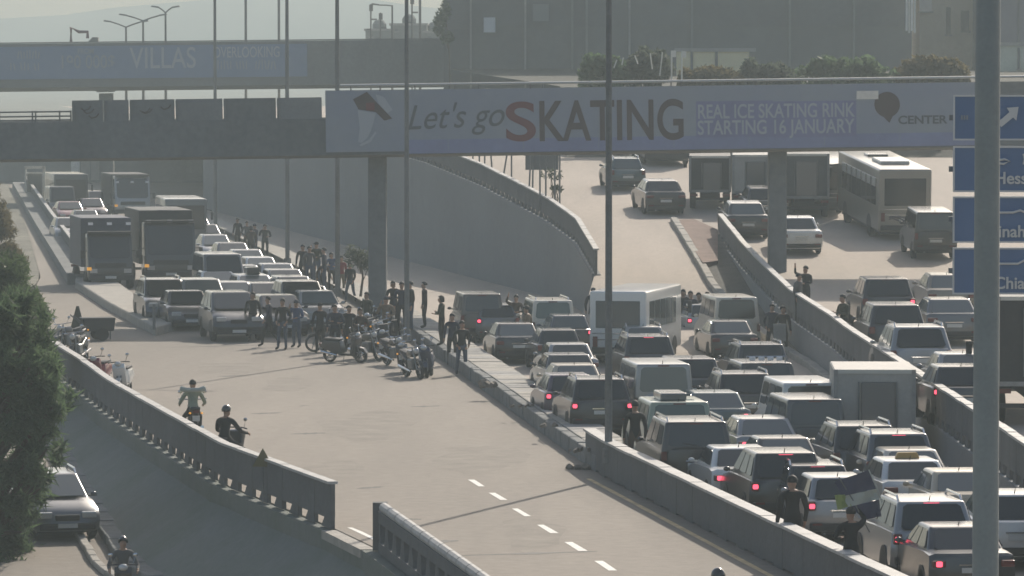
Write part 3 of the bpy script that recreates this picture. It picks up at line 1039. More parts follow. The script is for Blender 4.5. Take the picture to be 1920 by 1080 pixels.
prof = [(560, 70), (600, 86), (640, 92), (690, 108), (750, 122), (800, 118), (850, 108), (880, 96), (930, 78), (980, 50), (1030, 44), (1090, 70)]
tree('roadside_tree', 'big dark green feathery tree overhanging the lower road and the parapet', (x0, d, z0), edge_blobs(d, z0, x0, prof, rnd, 170, .30, 60) + edge_blobs(d, z0, x0, [(q_, w_ + 16) for q_, w_ in prof], rnd, 46, .17, 8), 19000, .55, .065, 'dark', 8, .22, .6, seed=3)
d = 150
z0 = clampi(LOWZ, d)
x0 = X(-20, d)
prof = [(470, 48), (500, 66), (530, 74), (560, 84), (600, 90), (640, 86), (700, 60), (800, 40)]
tree('slope_tree', 'middle green feathery tree above the big dark tree by the parapet', (x0, d, z0), edge_blobs(d, z0, x0, prof, rnd, 80, .4, 30), 9000, .5, .06, 'mid', 9, .2, .5, seed=4)
d = 215
x0 = X(-25, d)
prof = [(335, 2), (370, 14), (410, 24), (450, 42), (490, 52), (530, 62)]
tree('dry_shrub', 'dry olive shrub beside the sunlit slip road', (x0, d, 0), edge_blobs(d, 0, x0, prof, rnd, 50, .4, 14), 7000, .5, .06, 'dry', 4.5, .15, .2, cat='shrub', seed=5)
p = G(96, 636, 0)
tree('parapet_bush', 'small weedy bush at the end of the parapet by the black motorcycle', (p.x - .3, p.y - 2, 0.0), [(0, 0, .6, .5, .5, .5), (.35, 0, 1.0, .3, .3, .35), (-.4, 0, 1.1, .4, .4, .4)], 900, .22, .05, 'mid', .9, .04, cat='bush', seed=6)
p = G(676, 556, .35)
tree('small_tree', 'small palm like plant between the crowd and the left overpass column', (p.x, p.y, .35), [(0, 0, 1.6, .7, .6, .45), (.45, 0, 1.35, .5, .4, .3), (-.3, 0, 1.9, .4, .4, .3)], 420, .5, .06, 'grey', 1.6, .06, cat='tree', seed=8)
d = 342
tree('edge_tree', 'small tree leaning out from the left edge of the dark building', (X(842, d), d - 1, 6), [(X(826, d) - X(842, d), 0, Zat(40, d) - 6, .5, .5, .9), (X(836, d) - X(842, d), 0, Zat(20, d) - 6, .4, .4, .9), (X(822, d) - X(842, d), 0, Zat(58, d) - 6, .45, .4, .35), (X(838, d) - X(842, d), 0, Zat(70, d) - 6, .5, .5, .6)], 900, .4, .14, 'dark', 6, .1, seed=9)
d = 256
for i, (xa, xb, ya, lf, lab) in enumerate([(1085, 1180, 92, 'dark', 'dark bush behind the overpass rail left of the leaning sticks'), (1170, 1262, 84, 'grey', 'grey green bush full of glints behind the overpass rail'),
                                      (1275, 1400, 112, 'dry', 'dry brown hedge under the yellow wall'), (1395, 1500, 108, 'grey', 'grey hedge under the dark building, middle of the slope'),
                                      (1495, 1690, 98, 'dark', 'long dark hedge along the top of the slope'), (1685, 1830, 94, 'dry', 'brownish shrub on the slope below the beige block')]):
    xm = X((xa + xb) / 2, d)
    w = (xb - xa) * d / FPX / 2
    zt = Zat(ya, d)
    bl_ = [(rnd.uniform(-w, w) * .85, rnd.uniform(-1, 1), rnd.uniform(1.0, zt - 8.3), w * .28, .8, .7) for _ in range(9)] + [(0, 0, zt - 8.9, w * 1.05, .9, 1.0)]
    tree('slope_shrub', lab, (xm, d + i * .8, 7.6), bl_, 4200, .45, .22, lf, 1.2, .06, cat='shrub', seed=20 + i)
for i, (px, y0, y1, lean) in enumerate([(1222, 100, 130, -4), (1236, 98, 142, 5), (1150, 112, 128, 6), (1165, 108, 122, 3), (1195, 104, 120, -6)]):
    d = 254
    b = MB()
    b.tube([(0, 0, 0), (lean * d / FPX, 0, (y1 - y0) * d / FPX)], .035, 5)
    tag(b.build('stick', M_rail, loc=(X(px, d), d - .5, Zat(y1, d))), ['pale stick leaning left, left of the pale fence posts','longest pale stick leaning right beside the fence posts','short pale stick at the left end of the bushes','pale stick second from the left among the bushes','pale stick leaning left in the middle of the glinting bush'][i], 'stick', 'pale sticks among the bushes')
for px, y0, lab in [(1258, 95, 'pale fence post behind the overpass rail beside the yellow wall'), (1277, 96, 'second pale fence post by the yellow wall')]:
    d = 254
    b = MB()
    b.tube([(0, 0, 0), (0, 0, (152 - y0) * d / FPX)], .05, 6)
    b.box((.12, -.02, (152 - y0 - 6) * d / FPX), (.22, .05, .35))
    tag(b.build('fence_post', M_rail, loc=(X(px, d), d - .6, Zat(152, d))), lab, 'post')

# ------------------------------------------------------------------ thin posts along the ramp parapet, plaza side
for i, (xb_, yb_, lean, top) in enumerate([(868, 299, 0, 250), (881, 304, 0, 250), (893, 309, 0, 250), (903, 312, 0, 250), (918, 320, 6, 250), (935, 328, -16, 250), (953, 338, 0, 250), (985, 352, -6, 250), (992, 356, -2, 250), (1006, 362, 0, 250), (1017, 366, 0, 250), (1033, 376, -2, 250), (1043, 380, 0, 250)]):
    # stand on the ramp just inside its parapet
    d = 39.8 / ((xb_ - 960) / 9000 + .18) if xb_ < 1000 else 212
    z = clampi(RAMPZ, d) + .4
    b = MB()
    zt = Zat(top, d)
    b.tube([(0, 0, 0), (-lean * d / FPX, 0, zt - z)], .045, 6)
    tag(b.build('slim_post', M_pole, loc=(X(xb_, d) + .15, d, z)), ['first','second','third','fourth','upright fifth','slightly leaning sixth','strongly leaning seventh','eighth','ninth','tenth','eleventh','twelfth','last and lowest'][i] + ' slim dark post from the left behind the ramp parapet under the overpass', 'post', 'slim posts behind the ramp parapet')
d = 222
b = MB()
z1, z0_ = Zat(291, d), Zat(308, d)
b.box((0, 0, (z1 + z0_) / 2), (62 * d / FPX, .25, z1 - z0_ + .5))
bo = b.build('hanging_box', M_bld, loc=(X(1016, d), d, 0))
tag(bo, 'dark hanging board under the overpass above the ramp parapet', 'board')
for sx in (-1, 1):
    b = MB()
    b.tube([(sx * .8, 0, z0_ + .4), (sx * .8, 0, Zat(250, d))], .04, 6)
    b.build('hanger', M_pole, bo)
for i, (px, py, s) in enumerate([(1033, 326, .55), (1042, 352, .3)]):
    d = 214
    z = clampi(RAMPZ, d) + .3
    zt = Zat(py, d) - z
    tree('sapling', ['bare sapling with sparse leaves behind the ramp parapet', 'tiny low sapling beside the sparse one behind the ramp parapet'][i], (X(px, d), d, z), [(0, 0, zt, s, s * .6, s * .5), (s * .6, 0, zt - .1, s * .5, s * .5, s * .3)], 150, .2, .07, 'grey', zt, .035, seed=40 + i)

# ------------------------------------------------------------------ near pole and road signs
d = 62
b = MB()
b.tube([(0, 0, 0), (0, 0, 14)], [.175, .155], 16)
o = b.build('mast', M_pole if False else mat('near pole paint', (.31, .325, .305), .7, .0, var=.08, scale=1.2), smooth=True, loc=(0, 0, 0))
np_ = thing('camera_pole', 'thick grey green pole standing close in front of the road signs', 'pole', (X(1850, d), d, .9))
o.parent = np_
b = MB()
b.box((0, 0, .03), (.6, .6, .06))
b.build('base_plate', M_steel, np_)
d = 86
SG = d / FPX
M_sign = mat('blue sign face', (.11, .18, .32), .5, var=.05, scale=2)
M_signf = mat('white sign border', (.62, .62, .6), .5)
def glyph_ar(parent, strokes, px, py, s):
    for st in strokes:
        b = MB()
        b.tube([((px + x * s - 1786) * SG, -.035, Zat(py - y * s, d)) for x, y in st], .022, 6)
        b.build('lettering', M_signf, parent)
SIGNS = [(178, 263, None, None), (274, 360, 'Hess', 'a'), (368, 455, 'Jinah', 'b'), (464, 552, 'Chiah', 'c')]
frame = thing('sign_gantry', 'steel frame carrying the four blue direction signs', 'frame', (X(2010, d), d + .3, .9))
b = MB()
b.box((0, 0, 4.6), (.3, .3, 9.2))
b.build('upright', M_pole, frame)
for k, (y0, y1, tx, ar) in enumerate(SIGNS):
    lab = ['blue sign with a white diagonal arrow, topmost of the four', 'blue sign reading Hess under the arrow sign', 'blue sign reading Jinah, third from the top', 'blue sign reading Chiah, lowest of the four'][k]
    o = thing('road_sign', lab, 'sign', (X(1786, d), d, 0), group='blue direction signs')
    W = 330 * SG
    zc, h = Zat((y0 + y1) / 2, d), (y1 - y0) * SG
    b = MB()
    b.box((W / 2, .02, zc), (W, .04, h))
    b.build('face', M_sign, o, bevel=.01, seg=1)
    b = MB()
    t = 3.2 * SG
    b.box((W / 2, -.005, zc + h / 2 - t / 2), (W, .03, t))
    b.box((W / 2, -.005, zc - h / 2 + t / 2), (W, .03, t))
    b.box((t / 2, -.006, zc), (t, .03, h - t * 2))
    b.build('border', M_signf, o)
    b = MB()
    b.box((224 * SG, .17, zc), (460 * SG, .1, .1))
    b.build('cross_bar', M_pole, frame, loc=(X(1786, d) - frame.location.x, -.3 - .0, -.9))
    if tx:
        text('lettering', tx, 22 * SG / .7, M_signf, o, ((1863 - 1786) * SG, -.03, Zat({'a': 344, 'b': 444, 'c': 541}[ar], d)), .006)
        if ar == 'a':
            glyph_ar(o, [[(0, 0), (12, 2), (24, 4), (34, 0), (22, -5), (14, -4)], [(60, -6), (62, 4), (60, 14)]], 1858, 302, 1)
        elif ar == 'b':
            glyph_ar(o, [[(0, 8), (2, 0), (30, 0), (44, 4), (54, 0), (60, 0), (64, 20)], [(84, 0), (84, 22)]], 1868, 398, 1)
        else:
            glyph_ar(o, [[(0, 10), (2, 0), (40, 0), (52, 6), (60, 0)], [(70, 0), (72, 22)]], 1868, 494, 1)
    else:
        b = MB()
        A = [(1886, 202), (1908, 200), (1904, 226), (1898, 220), (1876, 238), (1868, 230), (1891, 210)]
        b.prism([((x - 1786) * SG, Zat(y, d)) for x, y in A], -.04, -.012, 'y')
        b.build('arrow', M_signf, o)
        b = MB()
        for q in range(3):
            b.box(((1802 + q * 5 - 1786) * SG, -.02, Zat(220, d)), (3 * SG, .02, 8 * SG))
        b.build('small_mark', M_inkm, o)

# ------------------------------------------------------------------ haze and its box
b = MB()
b.box((0, 1280, 23.5), (5200, 2700, 59.6))
hz = b.build('haze', None)
hm = bpy.data.materials.new('haze')
hm.use_nodes = True
hn = hm.node_tree
hn.nodes.clear()
ho = hn.nodes.new('ShaderNodeOutputMaterial')
hv = hn.nodes.new('ShaderNodeVolumePrincipled')
hv.inputs['Color'].default_value = (.70, .80, .80, 1)
hv.inputs['Density'].default_value = HAZE
hv.inputs['Anisotropy'].default_value = 0.0
hn.links.new(hv.outputs[0], ho.inputs['Volume'])
hz.data.materials.clear()
hz.data.materials.append(hm)
tag(hz, kind='stuff')
# ------------------------------------------------------------------ vehicles (origin: middle of the rear end on the ground, +y forward)
M_paint0 = paint('black')
M_dbox = mat('dark truck box', (.03, .032, .034), .6, var=.15, scale=.8)
def loft_body(prof, W, endpull=.14, side=.05, ts=(-1, -.97, -.86, -.5, 0, .5, .86, .97, 1)):
    """a car shell: the side profile repeated across the width, ends pulled in towards the corners, edges rounded"""
    b = MB()
    ys = [p[0] for p in prof]
    zs = [p[1] for p in prof]
    y0, y1 = min(ys), max(ys)
    ym, zm = (y0 + y1) / 2, (min(zs) + max(zs)) / 2
    n = len(prof)
    vs = []
    for t in ts:
        a = abs(t)
        k = max(0, (a - .45) / .55) ** 2
        ins = max(0, (a - .86) / .14)
        for (y, z) in prof:
            e = abs(y - ym) / ((y1 - y0) / 2)
            yy = y - math.copysign(1, y - ym) * endpull * k * (e ** 4)
            zz = z - math.copysign(1, z - zm) * side * ins * min(1, abs(z - zm) / .15)
            w = W / 2 * (1 - .05 * ((z - .62) / .5) ** 2)
            vs.append((t * w, yy - math.copysign(1, y - ym) * .02 * ins, zz))
    m = len(ts)
    fs = []
    for i in range(m - 1):
        for k in range(n):
            fs.append((i * n + k, i * n + (k + 1) % n, (i + 1) * n + (k + 1) % n, (i + 1) * n + k))
    fs.append(tuple(range(n)))
    fs.append(tuple(range((m - 1) * n, m * n)))
    b.add(vs, fs)
    return b
class GH:
    """greenhouse with flat sides: corner points and panes laid on them"""
    def __init__(s, yb0, yt0, yt1, yb1, zb, zt, wb, wt):
        s.c = {}
        for sx, n in ((-1, 'l'), (1, 'r')):
            s.c['rb' + n] = Vector((sx * wb, yb0, zb))
            s.c['rt' + n] = Vector((sx * wt, yt0, zt))
            s.c['ft' + n] = Vector((sx * wt, yt1, zt))
            s.c['fb' + n] = Vector((sx * wb * .97, yb1, zb))
    def shell(s, b, crown=.03):
        c = s.c
        g = MB()
        names = ['rbl', 'rbr', 'fbr', 'fbl', 'rtl', 'rtr', 'ftr', 'ftl']
        vs = [c[n] for n in names]
        vs[0] = vs[0] + Vector((0, 0, -.1)); vs[1] = vs[1] + Vector((0, 0, -.1)); vs[2] = vs[2] + Vector((0, 0, -.1)); vs[3] = vs[3] + Vector((0, 0, -.1))
        g.add(vs, [(0, 3, 2, 1), (4, 5, 6, 7), (0, 1, 5, 4), (1, 2, 6, 5), (2, 3, 7, 6), (3, 0, 4, 7)])
        me = g.mesh('g', bevel=.085, seg=4)
        b.add([v.co for v in me.vertices], [tuple(p.vertices) for p in me.polygons])
        bpy.data.meshes.remove(me)
    def pane(s, bl, br, tr, tl, u0, u1, v0, v1, th=.012, cut=.05):
        """a pane with clipped corners on the face bl-br-tr-tl between fractions u0..u1, v0..v1"""
        bl, br, tr, tl = (s.c[k] if isinstance(k, str) else k for k in (bl, br, tr, tl))
        def P(u, v):
            return (bl.lerp(br, u)).lerp(tl.lerp(tr, u), v)
        du, dv = min(cut, (u1 - u0) * .2), min(cut * 1.6, (v1 - v0) * .2)
        uv = [(u0 + du, v0), (u1 - du, v0), (u1, v0 + dv), (u1, v1 - dv), (u1 - du, v1), (u0 + du, v1), (u0, v1 - dv), (u0, v0 + dv)]
        n = (br - bl).cross(tl - bl).normalized()
        out = [P(u, v) + n * th for u, v in uv]
        inn = [P(u, v) - n * th for u, v in uv]
        b = MB()
        b.add(out + inn, [tuple(range(8)), tuple(range(15, 7, -1))] + [(i, (i + 1) % 8, 8 + (i + 1) % 8, 8 + i) for i in range(8)])
        return b
def wheel(root, x, y, r, w=.2):
    b = MB()
    b.lathe([(-w / 2, r * .62), (-w / 2, r * .9), (-w / 2 + .03, r), (w / 2 - .03, r), (w / 2, r * .9), (w / 2, r * .62)], (0, 0, 0), 'x', 18)
    t = b.build('wheel', M_tyre, root, smooth=True, loc=(x, y, r))
    b = MB()
    sx = 1 if x > 0 else -1
    b.lathe([(sx * w * .30, r * .60), (sx * w * .44, r * .58), (sx * w * .40, r * .2), (sx * w * .46, r * .12)], (0, 0, 0), 'x', 10)
    b.build('rim', M_rim, t)
    return t
def arch(root, x, y, r):
    b = MB()
    n = 14
    sx = 1 if x > 0 else -1
    pts = [(math.cos(PI * k / n) * (r + .07), r + math.sin(PI * k / n) * (r + .06)) for k in range(n + 1)] + [(-(r + .07), r * .7), ((r + .07), r * .7)][0:0]
    b.prism(pts, x - .16 * sx, x, 'x')
    return b.build('wheel_arch', M_plast, root, loc=(0, y, 0))
SPEC = {
    'sedan': dict(L=4.55, W=1.80, H=1.45, prof=[(.10, .26), (.0, .42), (-.0, .66), (.05, .93), (.13, 1.0), (.75, 1.03), (2.2, 1.0), (3.38, .96), (4.2, .80), (4.48, .64), (4.55, .45), (4.47, .23), (2.2, .2)],
                  gh=(.60, 1.32, 2.45, 3.42, .96), wt=.60, wy=(.95, 3.65), r=.32, tl=(.80, .14, .28), sw=[(.10, .40), (.44, .70), (.74, .90)]),
    'saloon': dict(L=4.75, W=1.84, H=1.47, prof=[(.10, .28), (.0, .42), (-.0, .70), (.06, .98), (.14, 1.05), (.7, 1.06), (2.2, 1.02), (3.45, .98), (4.4, .83), (4.68, .66), (4.75, .46), (4.65, .24), (2.2, .21)],
                   gh=(.50, 1.18, 2.55, 3.55, .99), wt=.64, wy=(1.0, 3.8), r=.33, tl=(.86, .13, .32), sw=[(.08, .40), (.44, .70), (.74, .90)]),
    'hatchback': dict(L=4.0, W=1.72, H=1.50, prof=[(.10, .28), (.0, .45), (-.0, .70), (.06, .98), (.14, 1.02), (2.0, 1.0), (2.95, .97), (3.65, .82), (3.92, .64), (4.0, .46), (3.92, .24), (2.0, .2)],
                      gh=(.10, .60, 2.02, 3.05, .97), wt=.62, wy=(.75, 3.2), r=.30, tl=(.88, .22, .16), sw=[(.06, .30), (.34, .62), (.66, .90)]),
    'estate_car': dict(L=4.5, W=1.78, H=1.52, prof=[(.10, .30), (.0, .45), (-.0, .72), (.05, .98), (.12, 1.03), (2.2, 1.01), (3.35, .98), (4.15, .82), (4.42, .66), (4.5, .46), (4.42, .25), (2.2, .21)],
                       gh=(.09, .52, 2.35, 3.42, .98), wt=.64, wy=(.9, 3.6), r=.32, tl=(.90, .22, .15), sw=[(.06, .30), (.33, .60), (.64, .90)]),
    'sport_utility': dict(L=4.7, W=1.90, H=1.74, prof=[(.12, .36), (.0, .52), (-.0, .80), (.05, 1.10), (.12, 1.15), (2.4, 1.13), (3.4, 1.10), (4.3, .98), (4.62, .78), (4.7, .55), (4.6, .32), (2.4, .28)],
                          gh=(.09, .52, 2.40, 3.48, 1.10), wt=.70, wy=(.95, 3.75), r=.36, tl=(.98, .22, .18), sw=[(.06, .28), (.32, .60), (.64, .90)]),
    'off_roader': dict(L=4.85, W=1.95, H=1.88, prof=[(.10, .42), (.0, .55), (-.0, .90), (.03, 1.18), (.10, 1.23), (2.5, 1.21), (3.5, 1.18), (4.6, 1.08), (4.82, .85), (4.85, .58), (4.75, .38), (2.5, .34)],
                       gh=(.07, .22, 2.6, 3.45, 1.18), wt=.78, wy=(.95, 3.85), r=.39, tl=(1.02, .24, .15), sw=[(.05, .28), (.32, .60), (.64, .90)]),
    'minivan': dict(L=4.6, W=1.80, H=1.95, prof=[(.08, .34), (.0, .48), (-.0, .85), (.03, 1.16), (.09, 1.22), (2.5, 1.2), (3.5, 1.16), (4.3, .98), (4.55, .75), (4.6, .52), (4.5, .28), (2.5, .24)],
                    gh=(.06, .18, 3.1, 3.95, 1.17), wt=.76, wy=(.85, 3.7), r=.33, tl=(.98, .28, .13), sw=[(.04, .32), (.35, .65), (.68, .92)]),
    'panel_van': dict(L=4.9, W=1.90, H=2.15, prof=[(.06, .36), (.0, .48), (-.0, .90), (.02, 1.22), (.06, 1.28), (2.6, 1.26), (3.9, 1.22), (4.6, 1.0), (4.85, .75), (4.9, .52), (4.8, .3), (2.6, .26)],
                      gh=(.04, .11, 3.4, 4.2, 1.22), wt=.82, wy=(.9, 4.0), r=.34, tl=(.98, .28, .12), sw=[(.04, .32), (.35, .65), (.68, .92)]),
}
PROTO = {}
def make_car(kind):
    q = SPEC[kind]
    L, W, H = q['L'], q['W'], q['H']
    root = thing(kind, 'x', 'car')
    yb0, yt0, yt1, yb1, zb = q['gh']
    wb, wt = W / 2 - .05, W / 2 * 1.0 - (.25 if H < 1.6 else .23 if H < 1.8 else .19 if H < 1.9 else .15)
    g = GH(yb0, yt0, yt1, yb1, zb, H, wb, wt)
    b = loft_body(q['prof'], W)
    g.shell(b)
    body = b.build('body', M_paint0, root, smooth=True)
    m = {'rear': ('rbl', 'rbr', 'rtr', 'rtl'), 'front': ('fbr', 'fbl', 'ftl', 'ftr'), 'left': ('fbl', 'rbl', 'rtl', 'ftl'), 'right': ('rbr', 'fbr', 'ftr', 'rtr')}
    g.pane(*m['rear'], .09, .91, .12, .90).build('rear_window', M_glass, root)
    g.pane(*m['front'], .07, .93, .10, .92).build('windscreen', M_glass, root)
    for (u0, u1) in q['sw']:
        g.pane(*m['right'], u0, u1, .16, .86, cut=.03).build('side_window', M_glass, root)
        g.pane(*m['left'], 1 - u1, 1 - u0, .16, .86, cut=.03).build('side_window', M_glass, root)
    # lamps
    zc, h, w = q['tl']
    tall = h > w
    for sx in (-1, 1):
        b = MB()
        b.box((sx * (W / 2 - w / 2 - .045), .055, zc), (w, .16, h))
        b.build('tail_light', M_tail, root, bevel=.025, seg=2)
        b = MB()
        b.box((sx * (W / 2 - .30), L - .12, .66 if H < 1.7 else .84), (.36, .16, .16))
        b.build('headlight', M_head, root, bevel=.03, seg=2)
        b = MB()
        b.ball((sx * (W / 2 + .07), yb1 - .45, zb + .06), (.085, .05, .06), 8, 6)
        b.box((sx * (W / 2 - .0), yb1 - .42, zb + .03), (.16, .05, .04))
        b.build('mirror', M_paint0, root, smooth=True)
        b = MB()
        b.box((sx * (W / 2 - .25), -.012, .46 if H < 1.6 else .58), (.22, .02, .05))
        b.build('reflector', M_tail, root)
    b = MB()
    b.box((0, yt0 + .03 - (.03 if H > 1.48 else 0), H - .055 if tall else H - .10), (.34, .05, .035))
    b.build('brake_light', M_tail, root)
    zbm = .40 if H < 1.7 else .52
    b = MB()
    b.box((0, .05, zbm), (W - .16, .13, .17))
    b.build('rear_bumper', M_plast, root, bevel=.03, seg=2)
    b = MB()
    b.box((0, -.03, zbm + .27), (.50, .018, .11))
    b.build('number_plate', M_plate, root)
    b = MB()
    b.box((0, -.018, zbm + .38), (.6, .03, .03))
    b.build('boot_trim', M_chrome, root)
    b = MB()
    b.box((0, L - .03, .36), (W - .3, .08, .14))
    b.build('front_grille', M_plast, root, bevel=.02, seg=1)
    b = MB()
    b.box((0, L - .04, .60 if H < 1.7 else .76), (.62, .1, .14))
    b.build('upper_grille', M_plast, root, bevel=.02, seg=1)
    b = MB()
    b.box((0, L + .02, .40), (.50, .018, .11))
    b.build('number_plate', M_plate, root)
    b = MB()
    b.tube([(.0, yt0 + .22, H - .01), (.0, yt0 + .12, H + .10)], [.014, .007], 5)
    b.build('aerial', M_plast, root)
    b = MB()
    b.box((0, L / 2, .26 if H < 1.6 else .34), (W - .25, L - .5, .14))
    b.build('underbody', M_plast, root)
    for y in q['wy']:
        for sx in (-1, 1):
            arch(root, sx * (W / 2 - .0), y, q['r'])
            wheel(root, sx * (W / 2 - .10), y, q['r'])
    b = MB()
    for sx in (-1, 1):
        b2 = MB()
        b2.tube([(sx * .45, -.02, .24 if H < 1.6 else .32), (sx * .45, .2, .24 if H < 1.6 else .32)], .03, 8)
        if sx < 0:
            b2.build('exhaust', M_steel, root)
    return root
# every added piece, in vehicle coordinates
def add_rails(o, q, m=None):
    yb0, yt0, yt1, yb1, zb = q['gh']
    for sx in (-1, 1):
        x = sx * (q['W'] / 2 - .27)
        b = MB()
        b.tube([(x, yt0 + .12, q['H'] - .02), (x, yt0 + .28, q['H'] + .09), (x, yt1 - .25, q['H'] + .09), (x, yt1 - .05, q['H'] - .02)], .028, 6)
        b.build('roof_rail', m or M_chrome, o)
def add_lightbar(o, q):
    z = q['H'] + .12
    y = q['gh'][1] + .25
    b = MB()
    b.tube([(-.62, y, q['H'] - .25), (-.60, y, z + .06), (.60, y, z + .06), (.62, y, q['H'] - .25)], .03, 6)
    b.build('sport_bar', M_chrome, o)
    for k in range(4):
        b = MB()
        b.box((-.42 + .28 * k, y - .03, z), (.19, .08, .13))
        b.build('spot_lamp', M_lamp, o, bevel=.02, seg=1)
def add_roofbox(o, q):
    y = q['gh'][1] + .5
    b = MB()
    b.box((-.1, y + .6, q['H'] + .11), (.72, 1.4, .22))
    b.build('roof_box', paint('grey'), o, bevel=.05, seg=2)
    b = MB()
    b.box((-.1, y + .2, q['H'] + .0), (1.2, .06, .04))
    b.build('roof_bar', M_chrome, o)
def add_taxi(o, q):
    y = q['gh'][1] + .55
    b = MB()
    b.prism([(-.30, 0), (.30, 0), (.24, .15), (-.24, .15)], y - .08, y + .08, 'y')
    b.build('taxi_sign', mat('amber taxi sign', (.45, .27, .08), .4), o, bevel=.02, seg=1, loc=(0, 0, q['H']))
def add_wiper(o, q):
    b = MB()
    g = q['gh']
    b.tube([(.02, g[0] - .03, g[4] + .1), (-.35, g[0] + .02, g[4] + .16)], .012, 4)
    b.build('wiper', M_plast, o)
def add_spare(o, q):
    b = MB()
    b.lathe([(-.14, .20), (-.14, .34), (-.1, .37), (.06, .37), (.08, .3)], (.15, -.1, .98), 'y', 18)
    b.build('spare_wheel', M_tyre, o, smooth=True)

def parked_z(road, x, d, yaw):
    e = 1.5
    hx, hy = -math.sin(yaw), math.cos(yaw)
    f = ROADS[road]
    return f(x, d), math.atan2(f(x + hx * e, d + hy * e) - f(x - hx * e, d - hy * e), 2 * e)
VEH = []
def place(root, ref, px, py, road, yaw):
    """move a vehicle so that its local point ref appears at the photo pixel"""
    f = ROADS[road]
    c, s = math.cos(yaw), math.sin(yaw)
    off = Vector((ref[0] * c - ref[1] * s, ref[0] * s + ref[1] * c))
    lo, hi = 58.0, 470.0
    for _ in range(50):
        m = (lo + hi) / 2
        x = X(px, m)
        bx, bd = x - off.x, m - off.y
        if proj((x, m, f(x, m) + ref[2]))[1] > py:
            lo = m
        else:
            hi = m
    x = X(px, lo)
    bx, bd = x - off.x, lo - off.y
    xm, dm = bx - s * 2.3, bd + c * 2.3
    z, pit = parked_z(road, xm, dm, yaw)
    root.location = (bx, bd, z - math.sin(pit) * 2.3)
    root.rotation_euler = (pit, 0, yaw)
    return root
CATS = {'sedan': 'car', 'saloon': 'car', 'hatchback': 'car', 'estate_car': 'car', 'sport_utility': 'car', 'off_roader': 'car', 'minivan': 'van', 'panel_van': 'van'}
def car(kind, px, py, road, colour, label, lit='', yaw=None, oncoming=False, extras=(), glass=None, group=None, sc=1.0):
    if kind not in PROTO:
        PROTO[kind] = make_car(kind)
        o = PROTO[kind]
        fresh = True
    else:
        o = copy_tree(BASE[kind])
        fresh = False
    if fresh:
        BASE[kind] = copy_tree(o)          # an untouched copy to clone from, removed at the end
    q = SPEC[kind]
    if yaw is None:
        yaw = R(191) if oncoming else R(6.5)
    ref = (0, q['gh'][2] - .15, q['H']) if oncoming else (0, q['gh'][1] + .15, q['H'])
    place(o, tuple(r_ * sc for r_ in ref), px, py, road, yaw)
    o.scale = (sc, sc, sc)
    tag(o, label, CATS[kind], group)
    pm = paint(colour)
    for ch in o.children:
        n = ch.name.split('.')[0]
        sl = ch.material_slots[0] if ch.material_slots else None
        if n in ('body', 'mirror'):
            sl.link = 'OBJECT'
            sl.material = pm
        elif n == 'brake_light' and 'h' in lit or n == 'tail_light' and ('l' in lit and ch.data.vertices[0].co.x < 0 or 'r' in lit and ch.data.vertices[0].co.x > 0):
            if n == 'brake_light':
                sl.link = 'OBJECT'
                sl.material = M_taill
            else:
                vs_ = [v.co for v in ch.data.vertices]
                cx_ = (min(v.x for v in vs_) + max(v.x for v in vs_)) / 2
                b = MB()
                b.box((cx_, min(v.y for v in vs_) - .004, (min(v.z for v in vs_) + max(v.z for v in vs_)) / 2), (.13, .03, .11))
                b.build('bulb', M_taill, ch, bevel=.02, seg=1)
        elif glass and n in ('rear_window', 'windscreen', 'side_window'):
            sl.link = 'OBJECT'
            sl.material = glass
    for e in extras:
        globals()['add_' + e](o, q)
    return o
BASE = {}
GQ, GR, GO = 'vehicles queueing in the right lanes', 'vehicles on the right carriageway', 'oncoming vehicles stopped by the blockade'
GLS, GLG = M_glassl, M_glassg
